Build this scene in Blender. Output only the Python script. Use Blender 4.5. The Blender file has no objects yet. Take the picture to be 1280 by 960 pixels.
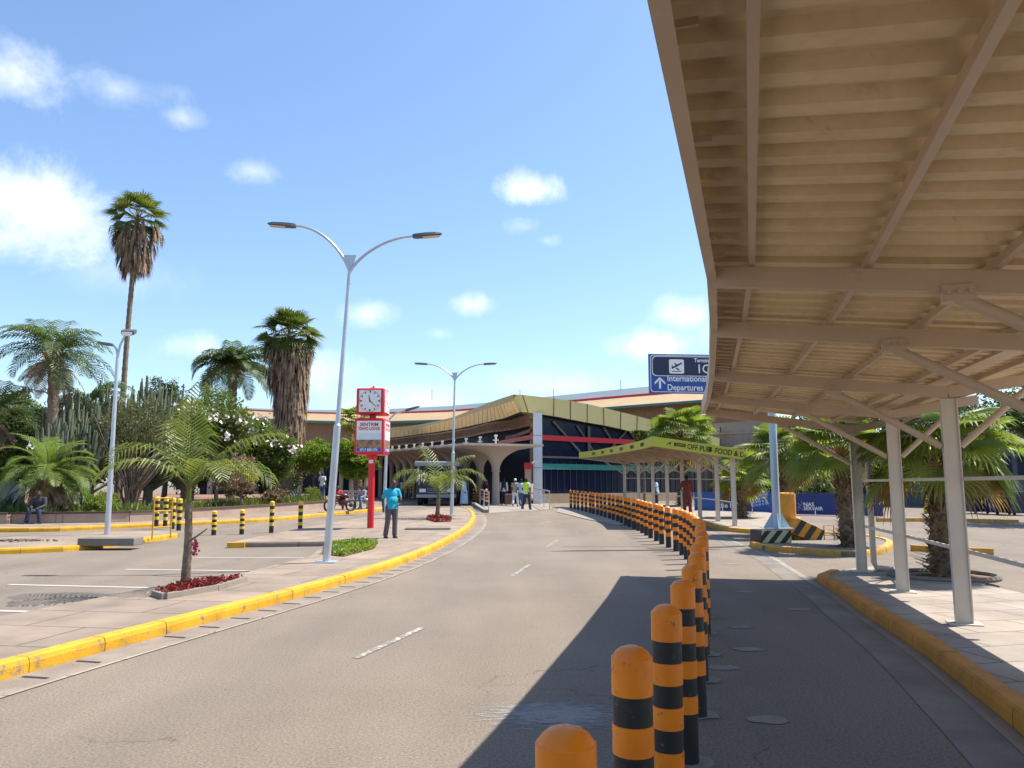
import bpy, bmesh, math, random
from mathutils import Vector, Matrix, noise
from mathutils.geometry import tessellate_polygon
R = math.radians
rnd = random.Random(7)
S = bpy.context.scene
COL = S.collection

# ------------------------------------------------------------------ camera
F, HZ, CZ = 960.0, 605.0, 1.7            # focal length in px of the 1280 frame, horizon row, eye height
PIT = math.atan((HZ-480)/F); sp_, cp_ = math.sin(PIT), math.cos(PIT)
cam = bpy.data.cameras.new('camera'); cam_o = bpy.data.objects.new('camera', cam); COL.objects.link(cam_o)
cam.sensor_width = 36; cam.lens = 36*F/1280; cam.clip_start = .05; cam.clip_end = 3000
cam_o.location = (0, 0, CZ); cam_o.rotation_euler = (R(90)+PIT, 0, 0)
S.camera = cam_o
S.view_settings.view_transform = 'Standard'; S.view_settings.look = 'None'
S.view_settings.gamma = 1; S.view_settings.exposure = 0.83
S.render.engine = 'CYCLES'

# ------------------------------------------------------------------ sun and sky
SUN = Vector((1.70, .60, 3.2)).normalized()
sl = bpy.data.lights.new('sun', 'SUN'); so = bpy.data.objects.new('sun', sl); COL.objects.link(so)
sl.energy = 5.0; sl.angle = R(.5); sl.color = (1, .93, .83)
so.rotation_euler = SUN.to_track_quat('Z', 'Y').to_euler(); so.location = (30, 10, 60)
W = bpy.data.worlds.new('World'); S.world = W; W.use_nodes = True
wn = W.node_tree; wl_ = wn.links
for n in list(wn.nodes): wn.nodes.remove(n)
def N(nt, t, **k):
    n = nt.nodes.new(t)
    for a, b in k.items(): setattr(n, a, b)
    return n
sky = N(wn, 'ShaderNodeTexSky', sky_type='NISHITA')
sky.sun_disc = False; sky.sun_elevation = math.asin(SUN.z); sky.sun_rotation = math.atan2(SUN.x, SUN.y)
sky.air_density = 1.3; sky.dust_density = 2.4; sky.ozone_density = 2.2; sky.altitude = 1200
tc = N(wn, 'ShaderNodeTexCoord')
cn = N(wn, 'ShaderNodeTexNoise'); cn.inputs['Scale'].default_value = 7; cn.inputs['Detail'].default_value = 12; cn.inputs['Roughness'].default_value = .66; cn.inputs['Distortion'].default_value = .35
wl_.new(tc.outputs['Generated'], cn.inputs['Vector'])
def direction(px, py):
    v = (480-py)/F; u = (px-640)/F
    return Vector((u, cp_-v*sp_, sp_+v*cp_)).normalized()
# clouds: centre px, half width px, half height px, strength
CL = [(30,262,100,58,1.0),(20,92,62,34,.75),(148,112,52,22,.55),(226,147,26,11,.45),(317,215,26,14,.55),
      (662,240,38,17,.95),(652,283,32,14,.6),(684,300,24,10,.45),(590,381,27,14,.95),(548,417,16,8,.45),(455,392,36,16,.6),
      (862,393,38,22,.9),(822,432,52,20,1.0),(930,410,60,34,.9),(400,465,60,26,.5),(150,345,70,26,.3),(250,434,60,18,.5),(520,500,90,22,.45),(700,482,110,20,.5),
      (-120,200,100,40,.8),(1500,300,160,50,.9),(-300,380,180,60,.8)]
acc = None
def M(op, a, b=None, c=None):
    n = N(wn, 'ShaderNodeMath', operation=op)
    for i, q in enumerate((a, b, c)):
        if q is None: continue
        if isinstance(q, (int, float)): n.inputs[i].default_value = q
        else: wl_.new(q, n.inputs[i])
    return n.outputs[0]
sepn = N(wn, 'ShaderNodeSeparateColor'); wl_.new(cn.outputs['Color'], sepn.inputs[0])
for (x, y, a, b, s_) in CL:
    d = direction(x, y); az = math.atan2(d.x, d.y)
    vr = N(wn, 'ShaderNodeVectorRotate', rotation_type='Z_AXIS'); vr.inputs['Angle'].default_value = az
    wl_.new(tc.outputs['Generated'], vr.inputs['Vector'])
    ad = N(wn, 'ShaderNodeVectorMath', operation='SUBTRACT'); ad.inputs[1].default_value = (0, math.hypot(d.x, d.y), d.z)
    wl_.new(vr.outputs[0], ad.inputs[0])
    sc = N(wn, 'ShaderNodeVectorMath', operation='MULTIPLY'); k = F/d.y*d.y
    sc.inputs[1].default_value = (F/a, 0, F/b); wl_.new(ad.outputs[0], sc.inputs[0])
    ln = N(wn, 'ShaderNodeVectorMath', operation='LENGTH'); wl_.new(sc.outputs[0], ln.inputs[0])
    # softness: 1 at the centre falling to 0, broken up by the noise
    v = M('MULTIPLY', M('SUBTRACT', 1.18, ln.outputs['Value']), .72)
    v = M('ADD', v, M('MULTIPLY', M('SUBTRACT', cn.outputs['Fac'], .5), 2.7))
    v = N(wn, 'ShaderNodeMapRange', interpolation_type='SMOOTHSTEP').outputs[0] if False else M('MULTIPLY', M('MINIMUM', M('MAXIMUM', v, 0), 1.0), s_)
    acc = v if acc is None else M('MAXIMUM', acc, v)
cf = N(wn, 'ShaderNodeTexNoise'); cf.inputs['Scale'].default_value = 26; cf.inputs['Detail'].default_value = 10; cf.inputs['Roughness'].default_value = .6; wl_.new(tc.outputs['Generated'], cf.inputs['Vector'])
fm = N(wn, 'ShaderNodeMapRange'); fm.inputs['From Min'].default_value = .3; fm.inputs['From Max'].default_value = .6; fm.inputs['To Min'].default_value = .45; fm.inputs['To Max'].default_value = 1; wl_.new(cf.outputs['Fac'], fm.inputs['Value'])
acc = M('MULTIPLY', M('POWER', acc, M('SUBTRACT', 2.1, fm.outputs[0])), .93)
hz = N(wn, 'ShaderNodeSeparateXYZ'); wl_.new(tc.outputs['Generated'], hz.inputs[0])
skyc = N(wn, 'ShaderNodeMix', data_type='RGBA', blend_type='MULTIPLY'); skyc.inputs[0].default_value = 1
wl_.new(sky.outputs[0], skyc.inputs[6]); skyc.inputs[7].default_value = (1.10, 1.20, 1.31, 1)
mx = N(wn, 'ShaderNodeMix', data_type='RGBA'); wl_.new(acc, mx.inputs[0]); wl_.new(skyc.outputs[2], mx.inputs[6])
mx.inputs[7].default_value = (8.6, 8.8, 9.2, 1)
bg = N(wn, 'ShaderNodeBackground'); bg.inputs[1].default_value = .10
wl_.new(mx.outputs[2], bg.inputs[0])
wo = N(wn, 'ShaderNodeOutputWorld'); wl_.new(bg.outputs[0], wo.inputs[0])

# ------------------------------------------------------------------ ground height and view geometry
def gz(y): return .3*min(max((y-20)/28, 0), 1)     # the road climbs gently towards the terminal
def ray(px, py):
    v = (480-py)/F; u = (px-640)/F
    return u, cp_-v*sp_, sp_+v*cp_
def G(px, py, h=0.0):
    """ground point (at height h over the road) seen at a pixel of the photograph"""
    a, b, d = ray(px, py); y = 10
    for _ in range(30):
        z = gz(y)+h; t = (z-CZ)/d; y = .5*y+.5*min(b*t, 400)
    t = y/b
    return Vector((a*t, y, gz(y)+h))
def P(px, py, Y):
    a, b, d = ray(px, py); t = Y/b
    return Vector((a*t, Y, CZ+d*t))

# ------------------------------------------------------------------ materials
def mat(name, col, rough=.7, var=.12, scale=3.0, bump=0.0, bscale=40.0, col2=None, metal=0.0, fine=0.0, spec=.5, coord='Object', mix=.5):
    m = bpy.data.materials.new(name); m.use_nodes = True; nt = m.node_tree; L = nt.links
    b = nt.nodes['Principled BSDF']; b.inputs['Roughness'].default_value = rough; b.inputs['Metallic'].default_value = metal
    b.inputs['Specular IOR Level'].default_value = spec
    t = N(nt, 'ShaderNodeTexCoord')
    n1 = N(nt, 'ShaderNodeTexNoise'); n1.inputs['Scale'].default_value = scale; n1.inputs['Detail'].default_value = 6; n1.inputs['Roughness'].default_value = .6
    L.new(t.outputs[coord], n1.inputs['Vector'])
    rp = N(nt, 'ShaderNodeValToRGB'); L.new(n1.outputs['Fac'], rp.inputs[0])
    c2 = col2 if col2 else tuple(min(1, c*(1+var)) for c in col)
    c1 = col if col2 else tuple(c*(1-var) for c in col)
    rp.color_ramp.elements[0].position = mix-.2; rp.color_ramp.elements[0].color = (*c1, 1)
    rp.color_ramp.elements[1].position = mix+.2; rp.color_ramp.elements[1].color = (*c2, 1)
    out = rp.outputs[0]
    if fine:
        n2 = N(nt, 'ShaderNodeTexNoise'); n2.inputs['Scale'].default_value = bscale; n2.inputs['Detail'].default_value = 3
        L.new(t.outputs[coord], n2.inputs['Vector'])
        mr = N(nt, 'ShaderNodeMapRange'); mr.inputs['From Min'].default_value = .3; mr.inputs['From Max'].default_value = .7
        mr.inputs['To Min'].default_value = 1-fine; mr.inputs['To Max'].default_value = 1+fine; L.new(n2.outputs['Fac'], mr.inputs['Value'])
        mm = N(nt, 'ShaderNodeMix', data_type='RGBA', blend_type='MULTIPLY'); mm.inputs[0].default_value = 1
        L.new(out, mm.inputs[6]); L.new(mr.outputs[0], mm.inputs[7]); out = mm.outputs[2]
    L.new(out, b.inputs['Base Color'])
    if bump:
        nb = N(nt, 'ShaderNodeTexNoise'); nb.inputs['Scale'].default_value = bscale; nb.inputs['Detail'].default_value = 5
        L.new(t.outputs[coord], nb.inputs['Vector'])
        bp = N(nt, 'ShaderNodeBump'); bp.inputs['Strength'].default_value = bump; bp.inputs['Distance'].default_value = .01
        L.new(nb.outputs['Fac'], bp.inputs['Height']); L.new(bp.outputs[0], b.inputs['Normal'])
    m['out'] = 1
    return m
def leafmat(name, col, col2, trans=.35, scale=1.5, rough=.45):
    m = mat(name, col, rough, col2=col2, scale=scale, spec=.35)
    nt = m.node_tree; b = nt.nodes['Principled BSDF']; o = nt.nodes['Material Output']
    tr = N(nt, 'ShaderNodeBsdfTranslucent'); src = b.inputs['Base Color'].links[0].from_socket
    bc = N(nt, 'ShaderNodeMix', data_type='RGBA', blend_type='MULTIPLY'); bc.inputs[0].default_value = 1
    nt.links.new(src, bc.inputs[6]); bc.inputs[7].default_value = (1.5, 1.6, .7, 1)
    nt.links.new(bc.outputs[2], tr.inputs[0])
    ms = N(nt, 'ShaderNodeMixShader'); ms.inputs[0].default_value = trans
    nt.links.new(b.outputs[0], ms.inputs[1]); nt.links.new(tr.outputs[0], ms.inputs[2]); nt.links.new(ms.outputs[0], o.inputs[0])
    return m

def asphalt():
    m = mat('asphalt', (.168, .138, .108), .9, col2=(.212, .175, .138), scale=.35, bump=.55, bscale=190, fine=0, spec=.25)
    nt = m.node_tree; L = nt.links; b = nt.nodes['Principled BSDF']; src = b.inputs['Base Color'].links[0].from_socket
    t = N(nt, 'ShaderNodeTexCoord')
    # aggregate speckle
    v = N(nt, 'ShaderNodeTexNoise'); v.inputs['Scale'].default_value = 48; v.inputs['Detail'].default_value = 5; v.inputs['Roughness'].default_value = .75
    L.new(t.outputs['Object'], v.inputs['Vector'])
    mr = N(nt, 'ShaderNodeMapRange'); mr.inputs['From Min'].default_value = .3; mr.inputs['From Max'].default_value = .7
    mr.inputs['To Min'].default_value = .48; mr.inputs['To Max'].default_value = 1.52; L.new(v.outputs['Fac'], mr.inputs['Value'])
    a = N(nt, 'ShaderNodeMix', data_type='RGBA', blend_type='MULTIPLY'); a.inputs[0].default_value = 1
    L.new(src, a.inputs[6]); L.new(mr.outputs[0], a.inputs[7])
    # dusty patches and wheel wear stretched along the road
    mp = N(nt, 'ShaderNodeMapping'); mp.inputs['Scale'].default_value = (1.1, .12, 1); L.new(t.outputs['Object'], mp.inputs[0])
    w = N(nt, 'ShaderNodeTexNoise'); w.inputs['Scale'].default_value = 1.0; w.inputs['Detail'].default_value = 5; L.new(mp.outputs[0], w.inputs['Vector'])
    mr2 = N(nt, 'ShaderNodeMapRange'); mr2.inputs['From Min'].default_value = .35; mr2.inputs['From Max'].default_value = .65
    mr2.inputs['To Min'].default_value = .93; mr2.inputs['To Max'].default_value = 1.07; L.new(w.outputs['Fac'], mr2.inputs['Value'])
    c = N(nt, 'ShaderNodeMix', data_type='RGBA', blend_type='MULTIPLY'); c.inputs[0].default_value = 1
    L.new(a.outputs[2], c.inputs[6]); L.new(mr2.outputs[0], c.inputs[7])
    # oil spots
    o = N(nt, 'ShaderNodeTexNoise'); o.inputs['Scale'].default_value = 1.3; o.inputs['Detail'].default_value = 8; o.inputs['Roughness'].default_value = .7
    L.new(t.outputs['Object'], o.inputs['Vector'])
    mr3 = N(nt, 'ShaderNodeMapRange'); mr3.inputs['From Min'].default_value = .66; mr3.inputs['From Max'].default_value = .74
    mr3.inputs['To Min'].default_value = 1; mr3.inputs['To Max'].default_value = .78; L.new(o.outputs['Fac'], mr3.inputs['Value'])
    e = N(nt, 'ShaderNodeMix', data_type='RGBA', blend_type='MULTIPLY'); e.inputs[0].default_value = 1
    L.new(c.outputs[2], e.inputs[6]); L.new(mr3.outputs[0], e.inputs[7])
    vo = N(nt, 'ShaderNodeTexVoronoi', feature='DISTANCE_TO_EDGE'); vo.inputs['Scale'].default_value = .42
    dn = N(nt, 'ShaderNodeTexNoise'); dn.inputs['Scale'].default_value = 2.2; dn.inputs['Detail'].default_value = 6; L.new(t.outputs['Object'], dn.inputs['Vector'])
    dm = N(nt, 'ShaderNodeVectorMath', operation='MULTIPLY_ADD'); L.new(dn.outputs['Color'], dm.inputs[0]); dm.inputs[1].default_value = (.7, .7, .7); L.new(t.outputs['Object'], dm.inputs[2]); L.new(dm.outputs[0], vo.inputs['Vector'])
    ck_ = N(nt, 'ShaderNodeMapRange'); ck_.inputs['From Min'].default_value = .0; ck_.inputs['From Max'].default_value = .006; ck_.inputs['To Min'].default_value = .62; ck_.inputs['To Max'].default_value = 1; L.new(vo.outputs['Distance'], ck_.inputs['Value'])
    lg = N(nt, 'ShaderNodeTexNoise'); lg.inputs['Scale'].default_value = .22; L.new(t.outputs['Object'], lg.inputs['Vector'])
    lm = N(nt, 'ShaderNodeMapRange'); lm.inputs['From Min'].default_value = .5; lm.inputs['From Max'].default_value = .56; L.new(lg.outputs['Fac'], lm.inputs['Value'])
    f = N(nt, 'ShaderNodeMix', data_type='RGBA', blend_type='MULTIPLY'); L.new(lm.outputs[0], f.inputs[0]); L.new(e.outputs[2], f.inputs[6]); L.new(ck_.outputs[0], f.inputs[7])
    # small dark spots: gum and oil drips
    vs = N(nt, 'ShaderNodeTexVoronoi'); vs.inputs['Scale'].default_value = 3.1; L.new(t.outputs['Object'], vs.inputs['Vector'])
    sm_ = N(nt, 'ShaderNodeMapRange'); sm_.inputs['From Min'].default_value = .03; sm_.inputs['From Max'].default_value = .09; sm_.inputs['To Min'].default_value = .74; sm_.inputs['To Max'].default_value = 1; L.new(vs.outputs['Distance'], sm_.inputs['Value'])
    gg = N(nt, 'ShaderNodeMix', data_type='RGBA', blend_type='MULTIPLY'); gg.inputs[0].default_value = .8; L.new(f.outputs[2], gg.inputs[6]); L.new(sm_.outputs[0], gg.inputs[7])
    L.new(gg.outputs[2], b.inputs['Base Color'])
    return m
def worn_paint(name, paint, keep=.5, under=(.18, .166, .148), scale=9):
    m = mat(name, under, .85, col2=paint, scale=scale, spec=.3, bump=.3, bscale=120)
    rp = [n for n in m.node_tree.nodes if n.type == 'VALTORGB'][0]
    rp.color_ramp.elements[0].position = 1-keep-.05; rp.color_ramp.elements[1].position = 1-keep+.03
    return m
def paving(name, c1, c2, mortar, sx=.62, rot=0.0, msz=.012, var=1.0):
    m = mat(name, c1, .88, bump=.3, bscale=60)
    nt = m.node_tree; L = nt.links; b = nt.nodes['Principled BSDF']
    t = N(nt, 'ShaderNodeTexCoord'); mp = N(nt, 'ShaderNodeMapping'); mp.inputs['Rotation'].default_value = (0, 0, rot); L.new(t.outputs['Object'], mp.inputs[0])
    br = N(nt, 'ShaderNodeTexBrick'); br.offset = .5; br.inputs['Color1'].default_value = (*c1, 1); br.inputs['Color2'].default_value = (*c2, 1)
    br.inputs['Mortar'].default_value = (*mortar, 1); br.inputs['Scale'].default_value = 1; br.inputs['Mortar Size'].default_value = msz
    br.inputs['Brick Width'].default_value = sx*1.5; br.inputs['Row Height'].default_value = sx; L.new(mp.outputs[0], br.inputs['Vector'])
    n1 = N(nt, 'ShaderNodeTexNoise'); n1.inputs['Scale'].default_value = 1.1; n1.inputs['Detail'].default_value = 8; n1.inputs['Roughness'].default_value = .65; L.new(t.outputs['Object'], n1.inputs['Vector'])
    mr = N(nt, 'ShaderNodeMapRange'); mr.inputs['From Min'].default_value = .3; mr.inputs['From Max'].default_value = .7
    mr.inputs['To Min'].default_value = .72; mr.inputs['To Max'].default_value = 1.18; L.new(n1.outputs['Fac'], mr.inputs['Value'])
    a = N(nt, 'ShaderNodeMix', data_type='RGBA', blend_type='MULTIPLY'); a.inputs[0].default_value = 1
    L.new(br.outputs['Color'], a.inputs[6]); L.new(mr.outputs[0], a.inputs[7]); L.new(a.outputs[2], b.inputs['Base Color'])
    return m

A_ = asphalt()
m_pave = paving('median_paving', (.285, .215, .155), (.23, .18, .135), (.10, .08, .06), 1.0, .15, .015)
m_pave2 = paving('slab_paving', (.33, .275, .22), (.27, .235, .195), (.13, .115, .095), .6, -.22, .012)
m_conc = mat('concrete', (.25, .22, .185), .9, .18, 1.5, .4, 70, fine=.1)
m_concd = mat('stained_concrete', (.17, .15, .125), .9, .25, 1.2, .4, 70, fine=.12)
m_yel = mat('yellow_kerb_paint', (.55, .285, .008), .7, scale=2.2, col2=(.66, .36, .014), bump=.4, bscale=60, fine=.08)
m_yel2 = mat('worn_orange_kerb_paint', (.28, .20, .11), .8, scale=3.5, col2=(.60, .32, .03), bump=.4, bscale=60, mix=.42)
m_dkerb = mat('bare_kerb_stone', (.20, .16, .125), .9, .2, 3, .4, 60)
m_white = worn_paint('worn_white_line', (.44, .42, .38), .44, scale=14)
m_white2 = worn_paint('white_bay_line', (.42, .40, .37), .66, scale=5)
m_slot = mat('drain_slot_dark', (.02, .02, .02), .9)
m_soil = mat('red_soil', (.17, .085, .045), .95, scale=1.5, col2=(.26, .15, .085), bump=.8, bscale=25)
m_beam = mat('cream_steel', (.50, .385, .285), .5, .08, 2, .05, 30)
m_post = mat('cream_post_paint', (.60, .54, .47), .5, .06, 2.5, .05, 30)
m_sheet = mat('beige_roof_sheet', (.58, .44, .25), .5, scale=1.8, col2=(.72, .57, .35), fine=.05, bscale=18)
def stains(m, dirt, thr, scale, st=(1, 1, 1), amt=.6):
    nt = m.node_tree; L = nt.links; b = nt.nodes['Principled BSDF']; src = b.inputs['Base Color'].links[0].from_socket
    t = N(nt, 'ShaderNodeTexCoord'); mp = N(nt, 'ShaderNodeMapping'); mp.inputs['Scale'].default_value = st; L.new(t.outputs['Object'], mp.inputs[0])
    n = N(nt, 'ShaderNodeTexNoise'); n.inputs['Scale'].default_value = scale; n.inputs['Detail'].default_value = 10; n.inputs['Roughness'].default_value = .7; L.new(mp.outputs[0], n.inputs['Vector'])
    mr = N(nt, 'ShaderNodeMapRange'); mr.inputs['From Min'].default_value = thr; mr.inputs['From Max'].default_value = thr+.13; mr.inputs['To Max'].default_value = amt; L.new(n.outputs['Fac'], mr.inputs['Value'])
    mx_ = N(nt, 'ShaderNodeMix', data_type='RGBA'); L.new(mr.outputs[0], mx_.inputs[0]); L.new(src, mx_.inputs[6]); mx_.inputs[7].default_value = (*dirt, 1)
    L.new(mx_.outputs[2], b.inputs['Base Color'])
stains(m_sheet, (.24, .15, .07), .60, 2.2, (1.6, 4, 1), .55); stains(m_beam, (.22, .12, .07), .62, 5, (1, 1, 1), .6); stains(m_post, (.25, .19, .13), .60, 3.5, (1, 1, .25), .5); stains(m_pave, (.12, .10, .08), .56, .8, (1, 1, 1), .45); stains(m_pave2, (.12, .105, .09), .56, .9, (1, 1, 1), .45)
m_galv = mat('galvanised_steel', (.50, .53, .57), .38, .1, 4, metal=.55)
m_bluepost = mat('pale_blue_painted_steel', (.42, .52, .60), .45, .06, 4)
m_black = mat('black_band_paint', (.016, .016, .018), .5, .4, 6, .1, 40)
m_orange = mat('orange_reflective_band', (.95, .25, .003), .42, .05, 6, .08, 60)
m_byel = mat('yellow_band_paint', (.78, .50, .03), .5, .08, 6)
m_red = mat('red_enamel', (.62, .012, .022), .32, .05, 3)
m_wht = mat('white_panel', (.78, .78, .76), .4, .03, 3)
m_dglass = mat('dark_glass', (.008, .014, .036), .22, .3, 2, spec=.22)
m_trunk = mat('palm_trunk_bark', (.12, .085, .055), .95, scale=7, col2=(.27, .21, .15), bump=1.0, bscale=22)
m_bark = mat('grey_brown_bark', (.11, .085, .06), .95, scale=6, col2=(.20, .165, .125), bump=1.0, bscale=18)
m_dead = leafmat('dead_palm_leaf', (.15, .085, .05), (.40, .29, .20), .15, 2.5, .8)
m_straw = leafmat('yellowing_leaf', (.13, .10, .035), (.34, .19, .06), .35, 2)
m_palm = leafmat('palm_leaf_green', (.07, .13, .022), (.18, .235, .05), .4, 1.4)
m_palmd = leafmat('palm_leaf_dark', (.045, .09, .03), (.12, .165, .06), .3, 1.2)
m_areca = leafmat('light_palm_leaf', (.075, .135, .025), (.25, .25, .07), .4, 2.5)
m_fan2 = leafmat('tall_fan_palm_leaf', (.05, .085, .022), (.15, .17, .045), .35, 1.1)
m_fan = leafmat('fan_palm_leaf', (.085, .145, .024), (.23, .265, .055), .45, 1.1)
m_leaf = leafmat('shrub_leaf', (.055, .10, .02), (.15, .185, .045), .35, 1.3)
m_leafd = leafmat('dark_tree_leaf', (.026, .05, .016), (.075, .11, .03), .3, .9)
m_leafl = leafmat('light_tree_leaf', (.09, .155, .018), (.22, .27, .04), .4, 1.2)
m_dry = leafmat('dry_bush_leaf', (.15, .10, .06), (.27, .19, .12), .2, 2)
m_flow = mat('pale_blossom', (.75, .68, .62), .7, .1, 5)
m_redleaf = leafmat('red_ground_leaf', (.10, .012, .012), (.26, .03, .03), .3, 6)
m_cact = mat('euphorbia_stem', (.07, .105, .06), .7, scale=2.5, col2=(.19, .19, .11), bump=.6, bscale=20)
m_agave = mat('agave_blue', (.10, .16, .14), .6, .2, 3)
m_skin = mat('dark_skin', (.075, .038, .022), .5, .1, 8)
m_hair = mat('black_hair', (.012, .010, .009), .8)

# ------------------------------------------------------------------ mesh builder
class MB:
    def __init__(s): s.v = []; s.f = []
    def quad(s, a, b, c, d):
        n = len(s.v); s.v += [tuple(a), tuple(b), tuple(c), tuple(d)]; s.f.append((n, n+1, n+2, n+3))
    def tri(s, a, b, c):
        n = len(s.v); s.v += [tuple(a), tuple(b), tuple(c)]; s.f.append((n, n+1, n+2))
    def frame8(s, pts):
        n = len(s.v); s.v += [tuple(p) for p in pts]
        s.f += [(n, n+3, n+2, n+1), (n+4, n+5, n+6, n+7), (n, n+1, n+5, n+4), (n+1, n+2, n+6, n+5), (n+2, n+3, n+7, n+6), (n+3, n, n+4, n+7)]
    def box(s, c, d, yaw=0.0, tilt=None):
        m = Matrix.Rotation(yaw, 3, 'Z')
        if tilt is not None: m = m @ tilt
        c = Vector(c); x, y, z = d[0]/2, d[1]/2, d[2]/2
        s.frame8([c+m @ Vector(q) for q in ((-x,-y,-z),(x,-y,-z),(x,y,-z),(-x,y,-z),(-x,-y,z),(x,-y,z),(x,y,z),(-x,y,z))])
    def beam(s, a, b, w, h, up=(0, 0, 1)):
        a, b = Vector(a), Vector(b); d = (b-a).normalized(); sd = d.cross(Vector(up))
        sd = sd.normalized() if sd.length > 1e-5 else Vector((1, 0, 0)); u = sd.cross(d).normalized()
        P_ = []
        for o in (a, b):
            for p, q in ((-1, -1), (1, -1), (1, 1), (-1, 1)): P_.append(o+sd*p*w/2+u*q*h/2)
        s.frame8(P_)
    def tube(s, pts, rad, n=8, caps=True):
        pts = [Vector(p) for p in pts]
        if not hasattr(rad, '__len__'): rad = [rad]*len(pts)
        b0 = len(s.v); d0 = (pts[1]-pts[0]).normalized()
        sd = d0.cross(Vector((0, 0, 1)));
        if sd.length < .05: sd = d0.cross(Vector((0, 1, 0)))
        sd.normalize()
        for i, p in enumerate(pts):
            d = (pts[min(i+1, len(pts)-1)]-pts[max(i-1, 0)]).normalized()
            sd = (sd-d*sd.dot(d)).normalized(); u = d.cross(sd)
            for k in range(n):
                a = 2*math.pi*k/n; s.v.append(tuple(p+(sd*math.cos(a)+u*math.sin(a))*rad[i]))
        for i in range(len(pts)-1):
            for k in range(n):
                k2 = (k+1) % n; s.f.append((b0+i*n+k, b0+i*n+k2, b0+(i+1)*n+k2, b0+(i+1)*n+k))
        if caps:
            s.f.append(tuple(b0+k for k in reversed(range(n)))); q = b0+(len(pts)-1)*n; s.f.append(tuple(q+k for k in range(n)))
    def ball(s, c, r, n=12, m=8, rot=None):
        c = Vector(c); r = r if hasattr(r, '__len__') else (r, r, r); b = len(s.v)
        rot = rot or Matrix.Identity(3)
        for i in range(m+1):
            t = math.pi*i/m
            for k in range(n):
                a = 2*math.pi*k/n
                s.v.append(tuple(c+rot @ Vector((r[0]*math.sin(t)*math.cos(a), r[1]*math.sin(t)*math.sin(a), r[2]*math.cos(t)))))
        for i in range(m):
            for k in range(n):
                k2 = (k+1) % n; s.f.append((b+i*n+k, b+(i+1)*n+k, b+(i+1)*n+k2, b+i*n+k2))
    def lathe(s, c, prof, n=20):
        c = Vector(c); b = len(s.v)
        for r, z in prof:
            for k in range(n):
                a = 2*math.pi*k/n; s.v.append((c.x+r*math.cos(a), c.y+r*math.sin(a), c.z+z))
        for i in range(len(prof)-1):
            for k in range(n):
                k2 = (k+1) % n; s.f.append((b+i*n+k, b+i*n+k2, b+(i+1)*n+k2, b+(i+1)*n+k))
    def prism(s, poly, h0, h1, ground=True):
        """polygon in plan, top at h1 and side skirt down to h0 over the ground"""
        poly = [Vector((p[0], p[1], 0)) for p in poly]
        tris = tessellate_polygon([poly]); b = len(s.v)
        s.v += [(p.x, p.y, h1) for p in poly]
        for t in tris:
            a, c, d = (poly[i] for i in t)
            up = (c-a).cross(d-a).z > 0
            s.f.append(tuple(b+i for i in (t if up else reversed(t))))
        if h0 is not None:
            n = len(poly)
            for i in range(n):
                p, q = poly[i], poly[(i+1) % n]
                s.quad((p.x, p.y, h0), (q.x, q.y, h0), (q.x, q.y, h1), (p.x, p.y, h1))
def mesh_from(mb, name, off=Vector((0, 0, 0)), terrain=False, smooth=False, bevel=0):
    me = bpy.data.meshes.new(name)
    me.from_pydata([(v[0]-off.x, v[1]-off.y, v[2]-off.z) for v in mb.v], [], mb.f)
    if terrain or smooth:
        bm = bmesh.new(); bm.from_mesh(me)
        if terrain:
            for y in (20, 48):
                bmesh.ops.bisect_plane(bm, geom=bm.verts[:]+bm.edges[:]+bm.faces[:], plane_co=(0, y, 0), plane_no=(0, 1, 0))
            for v in bm.verts: v.co.z += gz(v.co.y)
        if smooth: bmesh.ops.remove_doubles(bm, verts=bm.verts[:], dist=1e-5)
        bmesh.ops.recalc_face_normals(bm, faces=bm.faces[:]) if smooth else None
        bm.to_mesh(me); bm.free()
    me.update()
    if smooth:
        for p in me.polygons: p.use_smooth = True
        try: me.set_sharp_from_angle(angle=R(38))
        except Exception: pass
    return me
WLOC = {}
def struct(name, mb, m, terrain=True, kind='structure', smooth=False):
    o = bpy.data.objects.new(name, mesh_from(mb, name, terrain=terrain, smooth=smooth)); COL.objects.link(o)
    o.data.materials.append(m); o['kind'] = kind; return o
def thing(name, label, cat, loc=(0, 0, 0), group=None):
    o = bpy.data.objects.new(name, None); COL.objects.link(o); o.location = loc; o.empty_display_size = .2
    o['label'] = label; o['category'] = cat
    if group: o['group'] = group
    WLOC[o.name] = Vector(loc); return o
def part(name, mb, m, parent, smooth=False, label=None, local=False):
    off = Vector((0, 0, 0)) if local else WLOC[parent.name]
    o = bpy.data.objects.new(name, mesh_from(mb, name, off, smooth=smooth)); COL.objects.link(o)
    o.data.materials.append(m); o.parent = parent; WLOC[o.name] = WLOC[parent.name]
    if label: o['label'] = label
    return o
def single(name, mb, m, label, cat, loc, group=None, smooth=False, kind=None):
    loc = Vector(loc); o = bpy.data.objects.new(name, mesh_from(mb, name, loc, smooth=smooth)); COL.objects.link(o)
    o.location = loc; o.data.materials.append(m); o['label'] = label; o['category'] = cat
    if group: o['group'] = group
    if kind: o['kind'] = kind
    WLOC[o.name] = loc; return o
def copy_tree(o, parent=None):
    c = o.copy(); COL.objects.link(c); c.parent = parent
    for ch in [q for q in bpy.data.objects if q.parent == o]: copy_tree(ch, c)
    return c
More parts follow.
